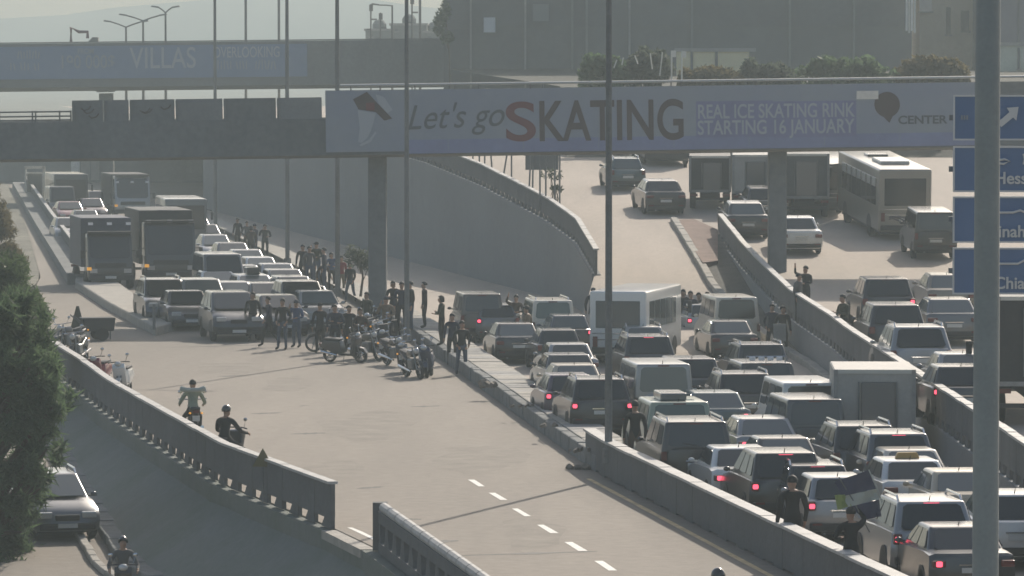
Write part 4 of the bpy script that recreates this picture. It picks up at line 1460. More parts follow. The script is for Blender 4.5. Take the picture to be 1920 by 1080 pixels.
Q = [
    ('minivan', 903, 551, 'main', 'brown', 'dark brown minivan, first in the queue beside the median crowd', '', ()),
    ('estate_car', 931, 571, 'main', 'grey', 'grey estate car with one red tail light lit behind the brown minivan', 'l', ('rails',)),
    ('sedan', 966, 606, 'main', 'black', 'black sedan alone at the left edge of the queue behind the grey estate', '', (), GLS),
    ('minivan', 1036, 563, 'main', 'cream', 'cream minivan with greenish rear window near the front of the queue', '', ('rails',), GLG),
    ('hatchback', 1066, 591, 'main', 'grey', 'grey hatchback with one red light lit behind the cream minivan', 'r', (), GLS),
    ('hatchback', 1046, 618, 'main', 'charcoal', 'charcoal hatchback right of the lone black sedan', '', ()),
    ('sedan', 1066, 644, 'main', 'silver', 'silver sedan with only its high brake light glowing, left lane', 'h', ()),
    ('saloon', 1066, 664, 'main', 'darkgrey', 'dark grey saloon tucked between the silver and the beige sedans', '', ()),
    ('sedan', 1077, 683, 'main', 'beige', 'beige sedan with a pale sunlit roof in the left lane', '', (), GLS),
    ('hatchback', 1068, 702, 'main', 'purple', 'dusky violet hatchback with left tail light lit behind the beige sedan', 'l', ()),
    ('sport_utility', 1124, 710, 'main', 'black', 'black sport utility car with two round red lights behind the tall lamp post', 'lr', ('rails', 'wiper')),
    ('estate_car', 1206, 612, 'main', 'silver', 'silver estate car just behind the white minibus', '', ('rails',), GLS),
    ('sport_utility', 1215, 630, 'main', 'charcoal', 'charcoal sport utility car with glowing high brake light behind the silver estate', 'hl', ('rails',)),
    ('panel_van', 1243, 682, 'main', 'silver', 'silver van with a broad grey rear window in the middle of the queue', '', (), GLS),
    ('sport_utility', 1298, 672, 'main', 'darkgrey', 'dark grey sport utility car half hidden right of the silver van', '', ()),
    ('off_roader', 1273, 753, 'main', 'palegreen', 'pale green old off roader carrying a roof box', '', ('roofbox',), GLG),
    ('off_roader', 1304, 790, 'main', 'black', 'big black off roader with a wide dark rear window, nearest in the left lanes', '', ('rails', 'wiper')),
    ('saloon', 1340, 735, 'main', 'teal', 'dull teal saloon with paired red lights right of the pale green off roader', 'r', (), GLS),
    ('panel_van', 1380, 557, 'main', 'cream', 'cream van with a dark rear window at the front of the right lane', '', ()),
    ('hatchback', 1322, 570, 'main', 'silver', 'silver hatchback with red light, squeezed left of the cream van', 'l', ()),
    ('sedan', 1367, 601, 'main', 'charcoal', 'charcoal sedan with a bright strip along its boot below the cream van', '', (), GLS),
    ('sport_utility', 1427, 645, 'main', 'darkgrey', 'dark grey sport utility car with roof rails by the right kerb', '', ('rails',)),
    ('off_roader', 1437, 680, 'main', 'charcoal', 'dark off roader with a bar of four white spot lamps on its roof', 'r', ('lightbar',)),
    ('sport_utility', 1396, 700, 'main', 'black', 'black sport utility car with chrome roof rails in the middle lane', '', ('rails', 'wiper')),
    ('saloon', 1431, 783, 'main', 'silver', 'silver saloon with high brake light and left tail light glowing, middle lane', 'hl', (), GLS),
    ('sedan', 1468, 820, 'main', 'charcoal', 'charcoal sedan close behind the silver saloon of the middle lane', '', (), GLS),
    ('sedan', 1386, 838, 'main', 'white', 'white sedan with one pinkish tail light beside the near barrier', 'l', ()),
    ('sport_utility', 1472, 848, 'main', 'black', 'black sport utility car with red lights right of the white sedan', 'hl', ()),
    ('estate_car', 1532, 871, 'main', 'darkgrey', 'dark grey estate car with raised rails and a wide red brake strip', 'h', ('rails',)),
    ('hatchback', 1572, 893, 'main', 'silver', 'silver hatchback with left tail light lit beside the flag', 'l', ()),
    ('panel_van', 1521, 717, 'main', 'white', 'white van partly hidden by the box truck', 'l', ()),
    ('minivan', 1527, 748, 'main', 'darkgrey', 'dark grey minivan with a big dark window left of the box truck', '', ()),
    ('sport_utility', 1620, 797, 'main', 'charcoal', 'charcoal sport utility car with chrome rails in front of the box truck doors', '', ('rails',)),
    ('sport_utility', 1684, 812, 'main', 'grey', 'grey sport utility car with two red brake lights right of the charcoal one', 'hl', ('rails',)),
    ('sedan', 1706, 842, 'main', 'cream', 'cream sedan with a pale roof just ahead of the white taxi', '', (), GLS),
    ('saloon', 1708, 862, 'main', 'white', 'white taxi saloon with an amber sign on its roof', '', ('taxi',)),
    ('sedan', 1800, 882, 'main', 'beige', 'beige roofed sedan half behind the thick near pole', '', (), GLS),
    ('sport_utility', 1745, 938, 'main', 'silver', 'big silver sport utility car with three red lights, nearest in the queue', 'hl', ('rails', 'wiper')),
    ('sedan', 1800, 985, 'main', 'darkgrey', 'dark grey sedan cut off at the bottom beside the silver sport utility car', 'l', ()),
]
for t in Q:
    car(t[0], t[1], t[2], t[3], t[4], t[5], t[6], extras=t[7], glass=t[8] if len(t) > 8 else None, group=GQ, sc=.92)
RQ = [
    ('hatchback', 1905, 925, 'main', 'white', 'white hatchback at the far right edge behind the thick near pole', 'r', ()),
    ('sport_utility', 1662, 522, 'right', 'black', 'black sport utility car with a pale rear plate, first of the right carriageway queue', 'r', ()),
    ('sport_utility', 1679, 571, 'right', 'charcoal', 'charcoal sport utility car right behind the black one on the right carriageway', '', ()),
    ('sedan', 1775, 514, 'right', 'tan', 'tan sedan half hidden by the lowest blue sign', '', (), GLS),
    ('saloon', 1779, 560, 'right', 'grey', 'grey saloon with a bright boot edge under the lowest blue sign', '', (), GLS),
    ('sport_utility', 1723, 612, 'right', 'silver', 'silver sport utility car with a white roof next to the barrier', '', ('rails',)),
    ('sedan', 1806, 662, 'right', 'silver', 'silver sedan between two dark cars on the right carriageway', '', (), GLS),
    ('hatchback', 1803, 686, 'right', 'charcoal', 'charcoal hatchback with one red light just above the barrier', 'l', ()),
    ('minivan', 1752, 397, 'right', 'black', 'black minivan with grille like louvres beside the coach', '', ()),
    ('sedan', 1495, 407, 'right', 'white', 'white sedan just right of the overpass column', '', ()),
    ('saloon', 1397, 380, 'ramp', 'charcoal', 'charcoal saloon passing the tip of the right barrier', '', (), GLS),
    ('hatchback', 1430, 352, 'ramp', 'darkgrey', 'dark grey hatchback left of the column behind the charcoal saloon', '', ()),
    ('saloon', 1240, 338, 'ramp', 'black', 'black saloon with a violet window climbing the ramp', '', ()),
    ('hatchback', 1173, 297, 'ramp', 'teal', 'dull teal car on the ramp right under the banner', '', ('rails',), GLS),
]
for t in RQ:
    car(t[0], t[1], t[2], t[3], t[4], t[5], t[6], extras=t[7], glass=t[8] if len(t) > 8 else None, group=GR, yaw=R(3) if t[1] > 1300 else R(7))
OQ = [
    ('sport_utility', 305, 523, 'grey', 'grey sport utility car with roof rails, leftmost of the front row', ('rails',)),
    ('sport_utility', 376, 523, 'silver', 'silver sport utility car facing the crowd right of the grey leftmost one', ()),
    ('hatchback', 437, 528, 'silver', 'silver hatchback behind the largest dark car of the front row', ()),
    ('sport_utility', 432, 547, 'darkgrey', 'dark grey sport utility car, largest in the front row of stopped cars', ()),
    ('panel_van', 416, 476, 'grey', 'grey van standing tall among the oncoming cars', ()),
    ('sedan', 406, 508, 'white', 'white sedan below the tall grey van', ()),
    ('estate_car', 474, 515, 'white', 'white estate car with a dark roof box among the oncoming cars', ()),
    ('saloon', 434, 455, 'darkgrey', 'dark grey saloon behind the tall grey van', ()),
    ('hatchback', 402, 440, 'silver', 'silver hatchback right beside the dark lorry', ()),
    ('sedan', 384, 421, 'grey', 'grey sedan, farthest car visible right of the dark lorry', ()),
    ('hatchback', 486, 482, 'white', 'white hatchback at the median side, farthest of its lane', ()),
    ('sedan', 518, 494, 'silver', 'silver sedan second in the median lane facing us', ()),
    ('saloon', 532, 505, 'grey', 'grey saloon third in the median lane facing us', ()),
    ('estate_car', 548, 518, 'darkgrey', 'dark grey estate fourth in the median lane facing us', ()),
    ('sport_utility', 562, 527, 'charcoal', 'charcoal sport utility car fifth in the median lane facing us', ()),
    ('sedan', 347, 545, 'charcoal', 'low charcoal sedan between the two leftmost front cars', ()),
    ('estate_car', 365, 404, 'silver', 'silver estate close behind the grey bus with a sunlit roof', ()),
    ('sedan', 462, 468, 'silver', 'silver sedan right of the dark grey saloon behind the tall van', ()),
    ('saloon', 576, 536, 'darkgrey', 'dark grey saloon just behind the silver sedan at the head of the median lane', ()),
    ('saloon', 520, 553, 'black', 'black saloon behind the walking dark man', ()),
    ('hatchback', 455, 497, 'grey', 'grey hatchback between the tall van and the white hatchback', ()),
    ('saloon', 500, 530, 'darkgrey', 'dark grey saloon right of the white estate with the roof box', ()),
    ('sedan', 592, 545, 'silver', 'silver sedan at the head of the median lane behind two standing men', ()),
]
for t in OQ:
    car(t[0], t[1], t[2], 'main', t[3], t[4], extras=t[5], oncoming=True, group=GO, glass=GLS if t[3] in ('silver', 'white') else None)
for t in [('saloon', 130, 378, 'red', 'dark red saloon behind the slip road parapet'), ('hatchback', 172, 372, 'maroon', 'maroon hatchback between the red saloon and the pale lorry cab'),
          ('sport_utility', 186, 358, 'grey', 'grey car far back left of the pale lorry cab'), ('panel_van', 116, 350, 'charcoal', 'charcoal van farthest back beside the white framed box'),
          ('hatchback', 126, 408, 'silver', 'silver car showing over the slip road parapet'), ('sedan', 160, 394, 'grey', 'grey sedan just ahead of the dark box lorry')]:
    car(t[0], t[1], t[2], 'main', t[3], t[4], oncoming=True, group=GO)
car('hatchback', 96, 886, 'low', 'grey', 'grey green car coming down the lower road under the big tree', oncoming=True, yaw=R(196), extras=('rails',), glass=GLS)

# ------------------------------------------------------------------ larger vehicles
def bus(name, label, L, W, H, px, py, road, yaw, colour, cat, group, nwin, rear=True, hatch=True, zwin=(.48, .86), glass=M_glass, trim=None, curtains=False):
    root = thing(name, label, cat, group=group)
    pm = paint(colour)
    b = MB()
    b.box((0, L / 2, (H + .38) / 2), (W, L, H - .38))
    b.build('body', pm, root, bevel=.14 if H > 2.9 else .10, seg=3, smooth=True)
    z0, z1 = H * zwin[0], H * zwin[1]
    for sx in (-1, 1):
        y0, y1 = .5, L - 1.0
        for k in range(nwin):
            ya, yb = y0 + (y1 - y0) * k / nwin + .05, y0 + (y1 - y0) * (k + 1) / nwin - .05
            b = MB()
            b.box((sx * (W / 2 + .001), (ya + yb) / 2, (z0 + z1) / 2), (.03, yb - ya, z1 - z0))
            b.build('side_window', glass, root, bevel=.012, seg=1)
            if curtains:
                b = MB()
                b.box((sx * (W / 2 + .02), (ya + yb) / 2, z1 - .2), (.02, (yb - ya) * .8, .34))
                b.build('curtain', M_rail, root)
    b = MB()
    b.box((0, .0, (z0 + z1) / 2 + .03), (W * .78, .03, z1 - z0))
    b.build('rear_window', glass, root, bevel=.012, seg=1)
    b = MB()
    b.box((0, L, (z0 + z1) / 2 - .06), (W * .88, .03, z1 - z0 + .2))
    b.build('windscreen', glass, root, bevel=.012, seg=1)
    for sx in (-1, 1):
        b = MB()
        b.box((sx * (W / 2 - .2), -.01, H * .33), (.16, .04, .36))
        b.build('tail_light', M_tail, root)
        b = MB()
        b.box((sx * (W / 2 - .3), L + .01, .7), (.34, .05, .2))
        b.build('headlight', M_head, root)
        b = MB()
        b.tube([(sx * W / 2, L - .1, H * .8), (sx * (W / 2 + .25), L + .15, H * .78)], .025, 5)
        b.box((sx * (W / 2 + .27), L + .15, H * .68), (.12, .1, .42))
        b.build('mirror', M_plast, root)
    b = MB()
    b.box((0, -.02, .55), (W - .2, .1, .22))
    b.build('rear_bumper', M_plast, root)
    b = MB()
    b.box((0, -.015, H * .3), (.5, .02, .12))
    b.build('number_plate', M_plate, root)
    for (za, zb_) in ((.36, .37), (.44, .445)):
        b = MB()
        b.box((0, -.006, H * za), (W * .9, .02, .03))
        b.build('rear_trim', M_chrome, root)
    if hatch:
        b = MB()
        b.box((0, L * .35, H + .06), (W * .55, L * .22, .16))
        b.build('roof_unit', M_rail, root, bevel=.04, seg=1)
        b = MB()
        b.box((0, L * .7, H + .04), (W * .4, .9, .1))
        b.build('roof_hatch', paint('darkgrey'), root, bevel=.03, seg=1)
    for y in (L * .22, L * .80):
        for sx in (-1, 1):
            arch(root, sx * (W / 2 + .005), y, .46 if H > 2.9 else .38)
            wheel(root, sx * (W / 2 - .13), y, .46 if H > 2.9 else .36, .26)
    b = MB()
    b.box((0, L / 2, .33), (W - .3, L - .6, .16))
    b.build('underbody', M_plast, root)
    if trim: trim(root, L, W, H)
    place(root, (0, .05, H), px, py, road, yaw)
    return root
def swirl(root, L, W, H):
    for k in range(3):
        b = MB()
        b.tube([(-W * .3 + i * W * .1, -.012, H * .30 + .12 * math.sin(i * .9 + k)) for i in range(6)], .035, 5)
        b.build('painted_swoosh', mat('dull swoosh', (.10, .09, .10), .6), root)
bus('coach', 'large tan coach with curtained side windows and a roof hatch', 9.2, 2.3, 3.05, 1695, 316, 'right', R(7), 'coach', 'coach', GR, 7, trim=swirl, curtains=True)
bus('bus', 'tall grey bus with a square rear window beside the coach', 9.0, 2.35, 2.35, 1531, 307, 'ramp', R(-2), 'darkgrey', 'bus', GR, 6, zwin=(.5, .84), hatch=False)
bus('minibus', 'white minibus turned to the right with dark side windows near the front of the queue', 6.2, 1.95, 2.55, 1159, 546, 'main', R(-13), 'white', 'minibus', GQ, 5, hatch=False, zwin=(.5, .86), glass=M_glassl)
bus('bus', 'grey bus with a sunlit roof behind the dark lorry of the oncoming side', 8.0, 2.3, 2.9, 330, 366, 'main', R(188), 'grey', 'bus', GO, 6, hatch=False)
bus('bus', 'dark bus far back beside the slip road parapet, behind the red saloon', 8.0, 2.3, 2.9, 116, 322, 'main', R(190), 'charcoal', 'bus', GO, 6, hatch=False)
bus('bus', 'dark rear of a bus just under the banner right of the teal car', 10.0, 2.4, 2.9, 1252, 205, 'ramp', R(3), 'darkgrey', 'bus', GR, 7, hatch=False)

def box_truck(name, label, px, py, road, yaw, W, H, Lb, boxm, cabc, group, oncoming=False, zfloor=.95, door=True, cabH=2.3, extras=None, cabW=None, pxref=None):
    root = thing(name, label, 'truck', group=group)
    b = MB()
    b.box((0, Lb / 2, (H + zfloor) / 2), (W, Lb, H - zfloor))
    b.build('cargo_box', boxm, root, bevel=.03, seg=1)
    for (x, z, sx, sz) in [(-W / 2 + .05, (H + zfloor) / 2, .1, H - zfloor), (W / 2 - .05, (H + zfloor) / 2, .1, H - zfloor), (0, H - .05, W - .22, .1), (0, zfloor + .06, W - .22, .12)]:
        b = MB()
        b.box((x, -.012, z), (sx, .04, sz))
        b.build('rear_frame', M_rail if z > H - .2 else M_conc, root)
    if door:
        for (x, w) in ((.05, W * .42),):
            b = MB()
            b.box((x + W * .02, -.02, (H + zfloor) / 2 - .1), (w, .03, H - zfloor - .42))
            b.build('rear_door', paint('grey') if boxm is not M_bld else M_bldp, root, bevel=.02, seg=1)
        for sx in (-1, 1):
            b = MB()
            b.tube([(sx * W * .23 + .07, -.05, zfloor + .25), (sx * W * .23 + .07, -.05, H - .3)], .025, 6)
            b.build('door_bar', M_pole, root)
    cw = cabW or W - .15
    yc = Lb + .12
    prof = [(0, .55), (0, cabH), (1.25, cabH - .02), (1.72, 1.35), (1.82, .9), (1.8, .5)]
    b = MB()
    b.prism([(yc + y, z) for y, z in prof], -cw / 2, cw / 2, 'x')
    b.build('cab', paint(cabc), root, bevel=.07, seg=2, smooth=True)
    # windscreen on the sloped cab front
    p0, p1 = Vector((0, yc + 1.72, 1.38)), Vector((0, yc + 1.25, cabH - .05))
    g = GH(0, 0, 0, 0, 0, 1, 1, 1)
    w2 = cw / 2 - .06
    g.pane(Vector((w2, p0.y, p0.z)), Vector((-w2, p0.y, p0.z)), Vector((-w2, p1.y, p1.z)), Vector((w2, p1.y, p1.z)), .03, .97, .04, .92).build('windscreen', M_glass, root)
    for sx in (-1, 1):
        b = MB()
        b.prism([(yc + .45, 1.4), (yc + 1.5, 1.4), (yc + 1.15, cabH - .2), (yc + .45, cabH - .2)], sx * (cw / 2 - .01), sx * (cw / 2 + .012), 'x')
        b.build('side_window', M_glass, root)
        b = MB()
        b.box((sx * (cw / 2 - .25), yc + 1.83, .85), (.34, .06, .2))
        b.build('headlight', M_head, root)
        b = MB()
        b.tube([(sx * cw / 2, yc + 1.4, 1.75), (sx * (cw / 2 + .22), yc + 1.6, 1.75)], .02, 5)
        b.box((sx * (cw / 2 + .24), yc + 1.6, 1.6), (.16, .08, .36))
        b.build('mirror', M_plast, root)
        b = MB()
        b.box((sx * (W / 2 - .22), -.03, zfloor - .12), (.34, .06, .12))
        b.build('tail_light', M_tail, root)
    b = MB()
    b.box((0, yc + 1.84, 1.1), (cw * .7, .05, .22))
    b.build('grille', M_plast, root)
    b = MB()
    b.box((0, yc + 1.86, .55), (cw, .14, .28))
    b.build('front_bumper', M_conc if cabc in ('white', 'cream') else M_plast, root, bevel=.03, seg=1)
    b = MB()
    b.box((0, yc + 1.95, .56), (.5, .02, .12))
    b.build('number_plate', M_plate, root)
    b = MB()
    b.box((0, yc + 1.28, cabH + .03), (cw * .96, .45, .1))
    b.build('sun_visor', M_plast if cabc not in ('white', 'cream') else M_white, root)
    b = MB()
    b.box((0, Lb / 2 + .7, zfloor - .18), (.9, Lb + 1.2, .24))
    b.build('chassis', M_plast, root)
    b = MB()
    b.box((0, .05, .5), (W - .2, .08, .12))
    b.build('underrun_bar', M_plast, root)
    for y in (Lb * .22, yc + .95):
        for sx in (-1, 1):
            wheel(root, sx * (W / 2 - .18), y, .42, .28)
    if extras: extras(root, W, H, Lb, cw, yc)
    ref = (0, yc + 1.25, cabH) if oncoming else (0, 0, H)
    place(root, ref, px, py, road, yaw)
    return root
M_boxw = mat('dusty white box', (.40, .385, .35), .6, var=.10, scale=.8)
box_truck('box_truck', 'white box truck with a tall rear door in the right lane', 1641, 693, 'main', R(-2), 2.06, 2.46, 3.4, M_boxw, 'white', GQ, zfloor=.72, cabH=2.0)
box_truck('box_truck', 'dark box truck seen from behind on the upper road above the saloon', 1331, 292, 'ramp', R(-2), 1.9, 2.45, 4.0, M_dbox, 'charcoal', GR, zfloor=.8)
box_truck('box_truck', 'pale box truck right of the dark one on the upper road', 1412, 290, 'ramp', R(-2), 1.9, 2.6, 4.0, M_boxw, 'white', GR, zfloor=.85)
box_truck('box_truck', 'tall grey box truck behind the grey bus with a sunlit top edge', 1508, 288, 'ramp', R(-2), 2.2, 2.9, 5.0, mat('grey truck box', (.085, .09, .09), .6, var=.15, scale=.8), 'grey', GR, zfloor=.9)
box_truck('box_truck', 'tall dark box truck at the right edge behind the near pole', 1956, 556, 'right', R(-1), 2.4, 3.3, 5.0, M_dbox, 'charcoal', GR, zfloor=1.0)
def visor_lamps(root, W, H, Lb, cw, yc):
    for k in (-.42, 0, .42):
        b = MB()
        b.box((k * cw, yc + 1.35, 2.98 if H > 3.1 else 2.5), (.22, .12, .12))
        b.build('roof_lamp', M_lamp, root)
    b = MB()
    b.box((cw / 2 - .05, yc + 1.86, .95), (.2, .06, .14))
    b.build('indicator', M_amber, root)
box_truck('lorry', 'dark box lorry with a blue body edge, front left of the oncoming side', 205, 437, 'main', R(191), 2.3, 3.2, 5.0, mat('dark blue box', (.05, .06, .09), .6, var=.15, scale=.6), 'charcoal', GO, True, cabH=2.55, cabW=2.05, extras=visor_lamps)
box_truck('lorry', 'big dark lorry with lamps above its windscreen, tallest of the oncoming side', 318, 416, 'main', R(191), 2.5, 3.45, 6.0, M_dbox, 'charcoal', GO, True, cabH=2.95, extras=visor_lamps)
box_truck('lorry', 'pale lorry cab with a white sun visor far back on the oncoming side', 248, 330, 'main', R(191), 2.5, 3.0, 6.0, M_dbox, 'silver', GO, True, cabH=2.9, extras=visor_lamps)
o = [x for x in bpy.data.objects if x.get('label', '').startswith('white estate car with a dark roof box')][0]
b = MB()
b.box((0, 2.0, SPEC['estate_car']['H'] + .16), (.55, .8, .3))
b.build('roof_box', paint('darkgrey'), o, bevel=.03, seg=1)
def drop(o):
    for c in list(o.children): drop(c)
    bpy.data.objects.remove(o)
for k in BASE.values(): drop(k)
# white framed box at the far left
d = 372
fb = thing('framed_box', 'white framed glazed box standing at the far end of the slip road parapet', 'kiosk', (X(66, d), d, 0))
s = d / FPX
b = MB()
for (x, z, w, h) in [(-17, 345, 3, 66), (17, 345, 5, 66), (0, 314, 38, 5), (0, 324, 30, 3)]:
    b2 = MB()
    b2.box((x * s, 0, Zat(z, d)), (w * s, .2, h * s))
    b2.build('frame', M_white, fb)
b = MB()
b.box((0, .25, Zat(350, d)), (30 * s, .1, 50 * s))
b.build('panel', M_bldp, fb)
# ------------------------------------------------------------------ people
def V3(*a): return Vector(a)
def skeleton(pose):
    """joints of a 1.74 m figure facing +y; returns (points, radii, edges, region per edge)"""
    J = {'pelvis': ((0, 0, .95), (.155, .11)), 'waist': ((0, 0, 1.10), (.145, .105)), 'chest': ((0, .0, 1.30), (.175, .12)), 'upper': ((0, 0, 1.43), (.13, .09)), 'neck': ((0, .01, 1.51), (.058, .058)),
         'chin': ((0, .035, 1.575), (.070, .078)), 'face': ((0, .03, 1.645), (.076, .094)), 'top': ((0, .015, 1.715), (.052, .065))}
    arms = pose.get('arms', {})
    legs = pose.get('legs', {})
    base = {-1: dict(sh=(-.20, 0, 1.42), el=(-.27, -.03, 1.14), wr=(-.27, .05, .90)), 1: dict(sh=(.20, 0, 1.42), el=(.27, -.03, 1.14), wr=(.27, .05, .90))}
    lb = {-1: dict(hp=(-.10, 0, .90), kn=(-.115, .02, .49), an=(-.12, -.02, .09), to=(-.14, .15, .035)), 1: dict(hp=(.10, 0, .90), kn=(.115, .02, .49), an=(.12, -.02, .09), to=(.14, .15, .035))}
    for s in (-1, 1):
        base[s].update(arms.get(s, {}))
        lb[s].update(legs.get(s, {}))
    P, RR, E, REG = [], [], [], []
    idx = {}
    def vert(n, p, r):
        idx[n] = len(P)
        P.append(Vector(p))
        RR.append(r)
    def edge(a, b, reg):
        E.append((idx[a], idx[b]))
        REG.append(reg)
    off = Vector(pose.get('off', (0, 0, 0)))
    lean = pose.get('lean', 0.0)
    def up(p):
        """upper body tilts about the pelvis"""
        p = Vector(p) - Vector((0, 0, .95))
        c, s = math.cos(lean), math.sin(lean)
        return Vector((p.x, p.y * c + p.z * s, p.z * c - p.y * s + .95)) + off
    for n, (p, r) in J.items():
        q = up(p)
        if n in ('chin', 'face', 'top'):
            h = Vector(pose.get('head', (0, 0, 0)))
            q = q + h * {'chin': .5, 'face': 1.0, 'top': 1.2}[n]
        vert(n, q, r)
    for a, b, g in (('pelvis', 'waist', 1), ('waist', 'chest', 1), ('chest', 'upper', 1), ('upper', 'neck', 0), ('neck', 'chin', 0), ('chin', 'face', 0), ('face', 'top', 0)):
        edge(a, b, g)
    for s in (-1, 1):
        k = 'l' if s < 0 else 'r'
        a = base[s]
        absarm = a.get('abs', False)
        sh, el, wr = up(a['sh']), (Vector(a['el']) if absarm else up(a['el'])), (Vector(a['wr']) if absarm else up(a['wr']))
        vert('sh' + k, sh, (.078, .075)); vert('el' + k, el, (.055, .055)); vert('wr' + k, wr, (.036, .036))
        edge('upper', 'sh' + k, 1); edge('sh' + k, 'el' + k, 1); edge('el' + k, 'wr' + k, 1)
        d = (wr - el).normalized()
        side = Vector((0, 1, 0)) if abs(d.y) < .8 else Vector((0, 0, 1))
        side = (side - d * side.dot(d)).normalized()
        palm = wr + d * .07
        vert('pa' + k, palm, (.032, .020)); edge('wr' + k, 'pa' + k, 0)
        nrm = d.cross(side) * s
        for f, (o, ln) in enumerate(((-.027, .066), (-.009, .078), (.009, .074), (.026, .058))):
            m1 = palm + side * o + d * .035
            m2 = m1 + d * ln * .5 - nrm * .008
            m3 = m2 + d * ln * .35 - nrm * .022
            for q, pp in enumerate((m1, m2, m3)):
                vert('f%d%d%s' % (f, q, k), pp, (.0095 - .001 * q,) * 2)
            edge('pa' + k, 'f%d0%s' % (f, k), 0); edge('f%d0%s' % (f, k), 'f%d1%s' % (f, k), 0); edge('f%d1%s' % (f, k), 'f%d2%s' % (f, k), 0)
        t1 = wr + d * .035 + side * .035
        t2 = t1 + d * .035 + side * .02
        vert('t0' + k, t1, (.011, .011)); vert('t1' + k, t2, (.0095, .0095))
        edge('wr' + k, 't0' + k, 0); edge('t0' + k, 't1' + k, 0)
        l = lb[s]
        vert('hp' + k, Vector(l['hp']) + off, (.105, .10)); vert('kn' + k, Vector(l['kn']) + off, (.068, .068)); vert('an' + k, Vector(l['an']) + off, (.048, .052)); vert('to' + k, Vector(l['to']) + off, (.045, .035))
        edge('pelvis', 'hp' + k, 2); edge('hp' + k, 'kn' + k, 2); edge('kn' + k, 'an' + k, 2); edge('an' + k, 'to' + k, 3)
    fc = P[idx['face']]
    vert('nose', fc + Vector((0, .10, -.012)), (.014, .014)); edge('face', 'nose', 0)
    for s in (-1, 1):
        vert('ear%d' % s, fc + Vector((s * .082, -.005, -.01)), (.012, .02)); edge('face', 'ear%d' % s, 0)
    return P, RR, E, REG, idx
def body_mesh(pose):
    P, RR, E, REG, idx = skeleton(pose)
    me = bpy.data.meshes.new('body')
    me.from_pydata([tuple(p) for p in P], E, [])
    o = bpy.data.objects.new('body', me)
    COL.objects.link(o)
    md = o.modifiers.new('skin', 'SKIN')
    md.use_smooth_shade = True
    if not me.skin_vertices:
        bm = bmesh.new(); bm.from_mesh(me)
        bm.verts.layers.skin.verify()
        bm.to_mesh(me); bm.free()
    sv_ = me.skin_vertices[0].data
    for i, r in enumerate(RR):
        sv_[i].radius = r
        sv_[i].use_root = (i == idx['pelvis'])
    sd = o.modifiers.new('sub', 'SUBSURF')
    sd.levels = 1
    sd.render_levels = 1
    bpy.context.view_layer.update()
    dg = bpy.context.evaluated_depsgraph_get()
    out = bpy.data.meshes.new_from_object(o.evaluated_get(dg))
    bpy.data.objects.remove(o)
    bpy.data.meshes.remove(me)
    seg = [(P[a], P[b], g) for (a, b), g in zip(E, REG)]
    out.materials.clear()
    for p in out.polygons:
        c = p.center
        best, bg_ = 1e9, 0
        for a, b, g in seg:
            ab = b - a
            t = max(0, min(1, (c - a).dot(ab) / max(ab.length_squared, 1e-9)))
            dd = (c - (a + ab * t)).length_squared
            if dd < best:
                best, bg_ = dd, g
        p.material_index = bg_
        p.use_smooth = True
    return out, P[idx['face']], P[idx['top']]
def hair_mesh(face, top, long=False, helmet=False):
    b = MB()
    n, m = 12, 7
    k = 1.28 if helmet else 1.07
    cen = (face + top) / 2 + Vector((0, -.012, .012))
    vs, fs = [], []
    for i in range(m + 1):
        t = PI * .58 * i / m
        for j in range(n):
            a = 2 * PI * j / n
            back = math.sin(a) < .15
            tt = t if back else min(t, PI * .36)
            r = Vector((.092, .110, .108)) * k
            vs.append((cen.x + r.x * math.sin(tt) * math.cos(a), cen.y + r.y * math.sin(tt) * math.sin(a), cen.z - .01 + r.z * math.cos(tt) - (.10 if long and back and i == m else 0)))
    for i in range(m):
        for j in range(n):
            fs.append((i * n + j, (i + 1) * n + j, (i + 1) * n + (j + 1) % n, i * n + (j + 1) % n))
    b.add(vs, fs)
    return b.mesh('hair', True)
def cap_mesh(face, top):
    b = MB()
    c = (face + top) / 2
    b.ball((c.x, c.y - .005, c.z + .03), (.095, .112, .085), 10, 6)
    b.box((c.x, c.y + .13, c.z + .03), (.13, .09, .015))
    return b.mesh('cap', True)
POSES = {
    'stand': {},
    'pockets': dict(arms={-1: dict(el=(-.29, -.07, 1.15), wr=(-.20, .10, .97)), 1: dict(el=(.29, -.07, 1.15), wr=(.20, .10, .97))}, legs={1: dict(kn=(.15, .03, .49), an=(.18, 0, .09), to=(.22, .16, .035))}),
    'phone': dict(arms={1: dict(el=(.30, .10, 1.18), wr=(.15, .22, 1.50)), -1: dict(el=(-.29, .05, 1.15), wr=(-.14, .22, 1.12))}),
    'crossed': dict(arms={-1: dict(el=(-.29, .06, 1.15), wr=(.08, .20, 1.20)), 1: dict(el=(.29, .06, 1.13), wr=(-.08, .22, 1.14))}, head=(.02, .01, 0)),
    'walk': dict(arms={-1: dict(el=(-.26, .10, 1.15), wr=(-.24, .24, .98)), 1: dict(el=(.27, -.14, 1.16), wr=(.27, -.10, .92))}, legs={-1: dict(kn=(-.11, -.08, .50), an=(-.11, -.36, .16), to=(-.12, -.24, .05)), 1: dict(kn=(.11, .20, .52), an=(.11, .24, .09), to=(.12, .41, .04))}, lean=.06),
    'raised': dict(arms={1: dict(el=(.36, .16, 1.52), wr=(.26, .30, 1.74)), -1: dict(el=(-.30, .10, 1.18), wr=(-.12, .28, 1.16))}),
    'ride': dict(off=(0, 0, -.17), lean=.12, arms={-1: dict(el=(-.34, .20, .98), wr=(-.33, .52, .90), abs=True), 1: dict(el=(.34, .20, .98), wr=(.33, .52, .90), abs=True)},
                 legs={-1: dict(kn=(-.22, .40, .76), an=(-.20, .26, .40), to=(-.22, .42, .35)), 1: dict(kn=(.22, .40, .76), an=(.20, .26, .40), to=(.22, .42, .35))}),
}
BODIES = {}
